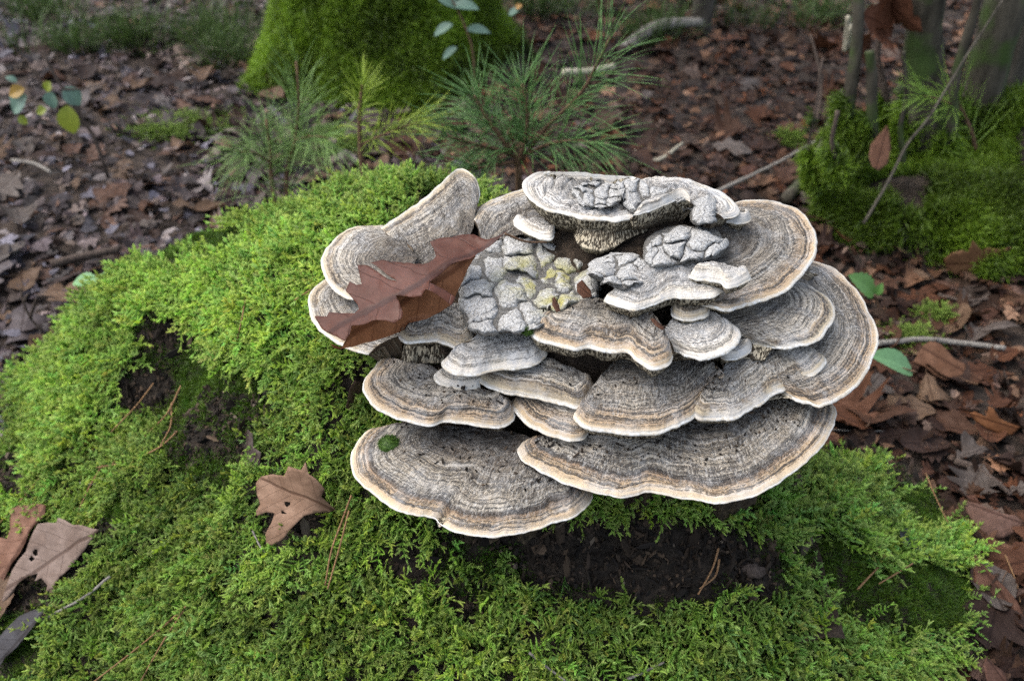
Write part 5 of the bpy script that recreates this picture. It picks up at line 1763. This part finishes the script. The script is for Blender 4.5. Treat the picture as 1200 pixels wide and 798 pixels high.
TC = PZ(455, 118, 0.0)
TX, TY = float(PY(450, 60, 2.42)[0]), 2.42
TREE = empty('tree', (TX, TY, 0)); tag(TREE, 'thick tree trunk wrapped in dark green moss behind the pine seedlings', 'tree')
V, F = trunk_mesh(TX, TY, ([-.1, 0, .1, .25, .5, .9, 4], [.305, .29, .25, .215, .195, .185, .16]), .25, 5)
child('trunk', V.reshape(-1, 3), F, M_BARK_MOSS, TREE)
for i, (az, z0, ln) in enumerate([(.4, 3.0, 1.2), (2.4, 3.3, 1.0), (4.2, 3.6, 1.1)]):
    p0 = np.array([TX, TY, z0]); d = np.array([math.cos(az), math.sin(az), .7])
    vv_, ff, uu = tube(catmull(np.array([p0, p0 + d * ln * .5 + [0, 0, .05], p0 + d * ln + [0, 0, .25]]), 14), [.07, .02], 9, .15)
    child('limb', vv_, ff, M_BARK, TREE, uv=uu)
P_, N_ = surf_samples(V, F, 26000, 3, 1.0)
pt = fbm(P_ * 7, 91, 4)
k = (N_[:, 1] < .5) & (pt > -.22 - .2 * RNG.random(len(P_)))
P_, N_, pt = P_[k], N_[k], pt[k]
TUFT_B = [tuft(s, 30, .016, .010, .0008) for s in (21, 22, 23)]
lite = np.clip(1.4 + 2.4 * pt + .8 * smooth(-.2, .7, -N_[:, 0]) + RNG.normal(0, .3, len(P_)), .3, 4)[:, None] * np.array([1.15, 1, .8])  # left-facing tufts brighter: side light put into the moss tint
o = scatter('trunk_moss', TUFT_B, P_, place_tufts(N_, 8, .6), RNG.uniform(.8, 1.7, len(P_)), RNG.integers(0, 3, len(P_)), lite, M_CUSHION, 'deep green moss coating the thick tree trunk', 'moss')

# ------------------------------------------------------------------ mossy coppice stump with stems
CB = PZ(1085, 255, 0.0)
CX, CY = .86, 1.66
CS = empty('coppice_stump', (CX, CY, 0)); tag(CS, 'low mossy stump sprouting several thin stems beside the litter', 'stump')
n, m = 56, 26
a = np.linspace(0, 2 * np.pi, n, endpoint=False)
rows = []
for f in np.linspace(0, 1, m):
    rr_ = np.sin(f * np.pi / 2)
    p = np.stack([np.cos(a) * rr_, np.sin(a) * rr_, np.full(n, f)], 1)
    k = 1 + .34 * fbm(p * 2.3, 44, 3) + .12 * fbm(p * 7, 45, 3)
    rows.append(np.stack([CX + .33 * rr_ * k * np.cos(a), CY + .26 * rr_ * k * np.sin(a), -.03 + .19 * np.cos(f * np.pi / 2) ** .8 * k * (1 + .25 * np.cos(a - .2))], 1))
VB = np.array(rows)
FB = [(i * n + j, (i + 1) * n + j, (i + 1) * n + (j + 1) % n, i * n + (j + 1) % n) for i in range(m - 1) for j in range(n)]
child('base', VB.reshape(-1, 3), FB, M_HUMUS, CS)
STEM_P, STEM_N = [], []
for px, yd, rad, mt in [
        ([(1000, 190), (994, 140), (996, 90), (1004, 30), (1010, -60), (1018, -300)], 1.60, [.011, .006], M_BARK_MOSS),
        ([(1078, 170), (1082, 110), (1084, 50), (1088, -20), (1095, -160), (1100, -500)], 1.66, [.036, .026, .022], M_BARK_MOSS),
        ([(1140, 190), (1150, 130), (1166, 70), (1182, 10), (1200, -80), (1230, -400)], 1.70, [.036, .03, .026, .02], M_BARK_MOSS),
        ([(1160, 190), (1178, 110), (1196, 30), (1215, -60), (1240, -300)], 1.80, [.03, .026, .02], M_BARK),
        ([(1020, 190), (1022, 140), (1020, 100), (1016, 60)], 1.58, [.012, .008], M_BARK_MOSS),
        ([(960, 215), (950, 170), (955, 120), (962, 70)], 1.55, [.004, .002], M_TWIG_DARK),
        ([(1060, 190), (1056, 150), (1064, 110), (1060, 60)], 1.58, [.005, .003], M_BARK_MOSS),
        ([(1105, 185), (1118, 140), (1122, 90), (1140, 30), (1150, -40)], 1.60, [.010, .006], M_BARK_MOSS),
        ([(985, 200), (975, 165), (980, 130)], 1.52, [.006, .003], M_TWIG_DARK),
        ([(1042, 180), (1038, 120), (1030, 60), (1040, -20), (1050, -200)], 1.72, [.008, .004], M_TWIG_DARK)]:
    ctr = catmull(np.array([PY(a_, b_, yd) for a_, b_ in px]), 60)
    ctr = ctr + .012 * np.stack([fbm(ctr * 7 + 3 * k_, 60 + k_, 3) for k_ in range(3)], 1) * np.array([1, 1, .3])
    V, F, uv = tube(ctr, rad, 14, .4, int(yd * 100))
    child('stem', V, F, mt, CS, uv=uv)
    ax = np.repeat(ctr, 14, 0)
    up_ = np.nonzero(V[:, 2] < .30)[0]
    pick = RNG.choice(up_, min(len(up_) * 2, 700))
    STEM_P.append(V[pick] + RNG.normal(0, .002, (len(pick), 3))); STEM_N.append(norm(V[pick] - ax[pick]))
P_, N_ = surf_samples(VB, [f for f in FB], 20000, 4, 1.0)
N_ = norm(np.where(N_[:, 2:3] < 0, -N_, N_))
gz_ = ground_z(P_[:, 0], P_[:, 1])
uu_, vv_ = project(P_)
k = (P_[:, 2] > gz_ + .008) & (fbm(P_ * 9, 92, 3) > -.22 + .9 * smooth(225, 275, vv_) * smooth(1040, 1090, uu_) * RNG.random(len(P_)))  # moss thinned at lower right, bare dark base stands in for shade
P_, N_ = P_[k], N_[k]
SP_, SN_ = np.vstack(STEM_P), np.vstack(STEM_N)
k = (fbm(SP_ * 14, 95, 3) > .18 + .5 * smooth(.12, .30, SP_[:, 2]) - .2 * (SN_[:, 0] < -.3))
P_, N_ = np.vstack([P_, SP_[k]]), np.vstack([N_, SN_[k]])
lite = np.clip(1.1 + 1.3 * fbm(P_ * 8, 93, 3) + RNG.normal(0, .2, len(P_)), .3, 2.6)[:, None] * np.array([1.25, 1.1, .9])
scatter('coppice_moss', TUFT_B, P_, place_tufts(N_, 9, .35), RNG.uniform(.8, 1.6, len(P_)), RNG.integers(0, 3, len(P_)), lite, M_CUSHION, 'green moss blanketing the low coppice stump', 'moss')
stick('bare_branch', [PY(1012, 262, 1.44), PY(1040, 215, 1.46), PY(1062, 172, 1.48), PY(1090, 135, 1.5), PY(1130, 70, 1.52), PY(1170, 8, 1.55), PY(1230, -90, 1.6)], [.0026, .0018, .0013], M_BARK, 'thin grey bare branch leaning over the coppice stump', 'branch', 8)
traced_leaf([(1040, 146), (1030, 158), (1020, 170), (1018, 184), (1022, 196), (1030, 200), (1040, 192), (1044, 176), (1043, 160)], plane_from([(1040, 146, .20), (1020, 180, .175), (1030, 200, .16)]), ((1041, 146), (1026, 200)), (.13, .065, .04), 'brown leaf hanging on the front of the coppice stump moss', step=3, seed=31, name='hanging_leaf')
for i, (uu, vv, sz_, rx, ry, rz) in enumerate([(1030, 26, .10, 1.2, .4, .6), (1052, 12, .11, 1.0, -.5, 2.4), (1016, 44, .07, 1.4, .2, 4.0)]):
    o = bpy.data.objects.new('hanging_leaf', LMESH[('oak', i + 1)])
    COL.objects.link(o)
    o.location = PY(uu, vv, 1.63 + .01 * i)
    o.scale = (sz_,) * 3
    o.rotation_euler = (rx, ry, rz)
    o.color = (.10, .042, .024, 1)
    tag(o, ('dead red-brown leaf caught low between the coppice stems', 'uppermost dead red-brown leaf caught between the coppice stems', 'smallest dead red-brown leaf caught at the thin coppice stem')[i], 'leaf', 'dead leaves caught in the coppice')


# ------------------------------------------------------------------ green-leaved plants
def plant(name, label, cat, stems, leaves, y, stemmat=None):
    first = stems[0][0][0]
    root = empty(name, tuple(PY(*first, y)))
    for px, rad in stems:
        V, F, uv = tube(catmull(np.array([PY(a_, b_, y) for a_, b_ in px]), 16), rad, 6, .15)
        child('stem', V, F, stemmat or M_TWIG_DARK, root, uv=uv)
    for (u0, v0, u1, v1, wid, c, tilt) in leaves:
        p0, p1 = PY(u0, v0, y), PY(u1, v1, y)
        d = p1 - p0
        L = np.linalg.norm(d)
        d = d / L
        sidev = norm(np.cross(d, np.array([0, -CP * 1.0, SP]) + np.array([0, tilt, tilt])))
        nv = np.cross(sidev, d)
        nt, ns = 15, 4
        V, UV = [], []
        for i in range(nt):
            t = i / (nt - 1)
            w = wid * L * (math.sin(math.pi * t ** .85) ** .8) * (1 + .10 * math.sin(t * 43 + u0)) + .0003
            for j in range(-ns, ns + 1):
                f = j / ns
                V.append(p0 + d * L * t + sidev * w * f + nv * (abs(f) * w * .35 - .25 * L * (t - .5) ** 2))
                UV.append((t, f))
        o = child('leaf', V, grid_faces(nt, 2 * ns + 1), M_GREEN, root, uv=np.array(UV))
        o.color = (*c, 1)
    tag(root, label, cat)


BG, YG, PG = (.10, .17, .13), (.20, .24, .03), (.11, .20, .07)
Yb = 1.75
plant('bramble_shoot', 'dark-stemmed bramble shoot with blue-green and yellow leaves', 'shoot', [([foot(120, 180, Yb), (112, 165), (96, 140), (78, 110), (62, 85), (50, 60)], [.004, .003]), ([(75, 105), (100, 104), (115, 100)], [.002, .001])],
      [(78, 124, 86, 158, .36, YG, 0), (60, 108, 62, 128, .45, BG, .3), (76, 102, 94, 124, .4, BG, .2), (30, 112, 14, 132, .45, BG, .2), (28, 104, 10, 112, .35, (.28, .17, .03), 0), (22, 136, 32, 146, .4, YG, 0), (54, 128, 42, 132, .4, YG, 0), (58, 96, 54, 108, .4, YG, 0), (20, 96, 6, 90, .3, BG, .4)], Yb)
Yc = 2.0
plant('leafy_shoot', 'slim leafy green shoot standing against the mossy tree trunk', 'shoot', [([(556, 130), (556, 90), (553, 55), (540, 20), (524, -10)], [.002, .0015])],
      [(512, -4, 538, 10, .35, BG, .4), (530, 6, 562, 10, .28, BG, .4), (530, 28, 508, 42, .25, BG, .3), (546, 34, 575, 38, .25, BG, .4), (535, 55, 518, 70, .22, BG, .3), (596, 18, 610, 10, .3, BG, .3), (604, 10, 612, 6, .4, (.3, .16, .04), .2)], Yc, M_STEM)
plant('seedling_leaf_pair', 'pair of small round green leaves at the far edge of the moss', 'seedling', [([(124, 345), (121, 333), (118, 326)], [.0012, .0009])], [(114, 328, 84, 332, .34, (.14, .30, .12), .5), (112, 329, 138, 326, .34, (.14, .30, .12), .5)], 1.17, M_STEM)
plant('green_weed', 'green toothed leaf with a brown stalk beside the big outer shelf', 'weed', [([(1030, 362), (1028, 352), (1026, 345)], [.0015, .001])], [(1026, 346, 996, 322, .30, (.09, .20, .05), .3), (1026, 346, 1034, 332, .30, (.11, .24, .06), .3)], 1.20, M_STEM)
plant('green_leaf', 'flat grey-green leaf emerging under the big outer shelf', 'leaf', [([(1074, 436), (1060, 432), (1046, 428)], [.0014, .001])], [(1072, 436, 1020, 414, .26, (.12, .25, .11), .5)], 1.06, M_STEM)
plant('dock_leaf', 'long dull green leaf lying on the moss crest by the seedling pair', 'leaf', [([(212, 338), (208, 337), (204, 336)], [.0012, .0009])], [(210, 338, 190, 334, .20, (.09, .15, .08), .5)], 1.02, M_STEM)
plant('green_weed', 'low light green weed behind the fungus on bare litter', 'weed', [([(925, 165), (922, 158), (920, 154)], [.002, .0015])], [(922, 158, 905, 150, .4, (.12, .24, .07), .5), (922, 158, 938, 160, .35, (.12, .24, .07), .5), (922, 156, 925, 146, .35, (.10, .20, .06), .5)], 2.05, M_STEM)
plant('green_weed', 'broad green weed at the foot of the far stem', 'weed', [([(800, 75), (798, 68), (796, 62)], [.002, .0015])], [(798, 68, 780, 62, .4, (.11, .22, .06), .5), (798, 68, 815, 58, .35, (.11, .22, .06), .5), (840, 96, 834, 80, .3, (.10, .20, .10), .5)], 2.5, M_STEM)

# small patches of moss and weeds on the litter
def ground_patch(name, label, spots_, seed, mat, protos, n_per, tintc, sprigs=False):
    r = np.random.default_rng(seed)
    PT = []
    for (uu, vv, ru, rv) in spots_:
        q = r.normal(0, .5, (n_per, 2))
        p = PZ(uu + q[:, 0] * ru, vv + q[:, 1] * rv, 0.0)
        p[:, 2] = surf_z(p[:, 0], p[:, 1]) + .012 * np.exp(-(q ** 2).sum(1) * 1.5) + .004
        PT.append(p)
    PT = np.vstack(PT)
    N0 = np.tile(np.array([[0, 0, 1.0]]), (len(PT), 1))
    rot = place_sprigs(PT, N0, N0 * 0, .5, .9, seed) if sprigs else place_tufts(N0, seed, .35)
    tn = np.clip(np.array(tintc) * r.normal(1, .2, (len(PT), 1)), .1, 3)
    scatter(name, protos, PT, rot, r.uniform(.7, 1.3, len(PT)) * (.6 if sprigs else 1), r.integers(0, len(protos), len(PT)), tn, mat, label, 'moss' if sprigs else 'grass')


ground_patch('ground_moss', 'flat bright moss patches on the litter around the stump', [(225, 150, 60, 14), (200, 163, 50, 9), (1070, 400, 28, 12), (1095, 370, 20, 6), (1050, 175, 60, 14), (500, 125, 50, 16), (400, 165, 40, 20), (925, 165, 14, 6)], 51, M_MOSS, SPRIGS, 420, (.62, .62, .6), True)
GRASS = [tuft(s, 40, .10, .05, .0010) for s in (61, 62, 63)]
ground_patch('grass', 'dark blurred tufts of grass on the far forest floor', [(250, 50, 36, 10), (90, 62, 40, 5), (150, 52, 40, 5), (270, 75, 40, 6), (60, 30, 50, 4), (640, 22, 40, 5), (760, 48, 40, 8), (930, 30, 90, 6)], 52, M_GRASS, GRASS, 9, (1.0, .95, .6))

# ------------------------------------------------------------------ far background wood
Yf = 2.75
stick('fallen_log', [PY(728, 62, 2.5), PY(752, 42, 2.52), PY(775, 30, 2.55), PY(822, 26, 2.6)], [.018, .013], M_TWIG, 'pale crooked fallen branch on the far litter', 'log', 9)
stick('young_tree', [PY(824, 62, 2.62), PY(822, 20, 2.62), PY(828, -60, 2.62), PY(835, -600, 2.62)], [.03, .022, .018], M_BARK, 'thin grey young tree stem beyond the fallen branch', 'tree', 10)
stick('twig', [PY(660, 85, 1.95), PY(690, 84, 1.97), PY(720, 78, 2.0)], [.008, .006], M_PALEWOOD, 'pale stick lying behind the bushy pine seedling', 'twig', 8)
stick('young_tree', [PY(756, 12, 3.1), PY(770, -20, 3.1), PY(790, -400, 3.1)], [.03, .02], M_BARK, 'slanting grey stem above the fallen branch', 'tree', 9)
stick('twig', [PY(998, 30, 1.9), PY(990, 60, 1.92), PY(994, 20, 1.9)], [.006, .004], M_PALEWOOD, 'short white stick beside the coppice stems', 'twig', 7)
stick('twig', [PY(955, 150, 1.75), PY(962, 100, 1.8), PY(950, 40, 1.85)], [.004, .002], M_TWIG_DARK, 'thin dark upright twig before the far litter', 'twig', 7)
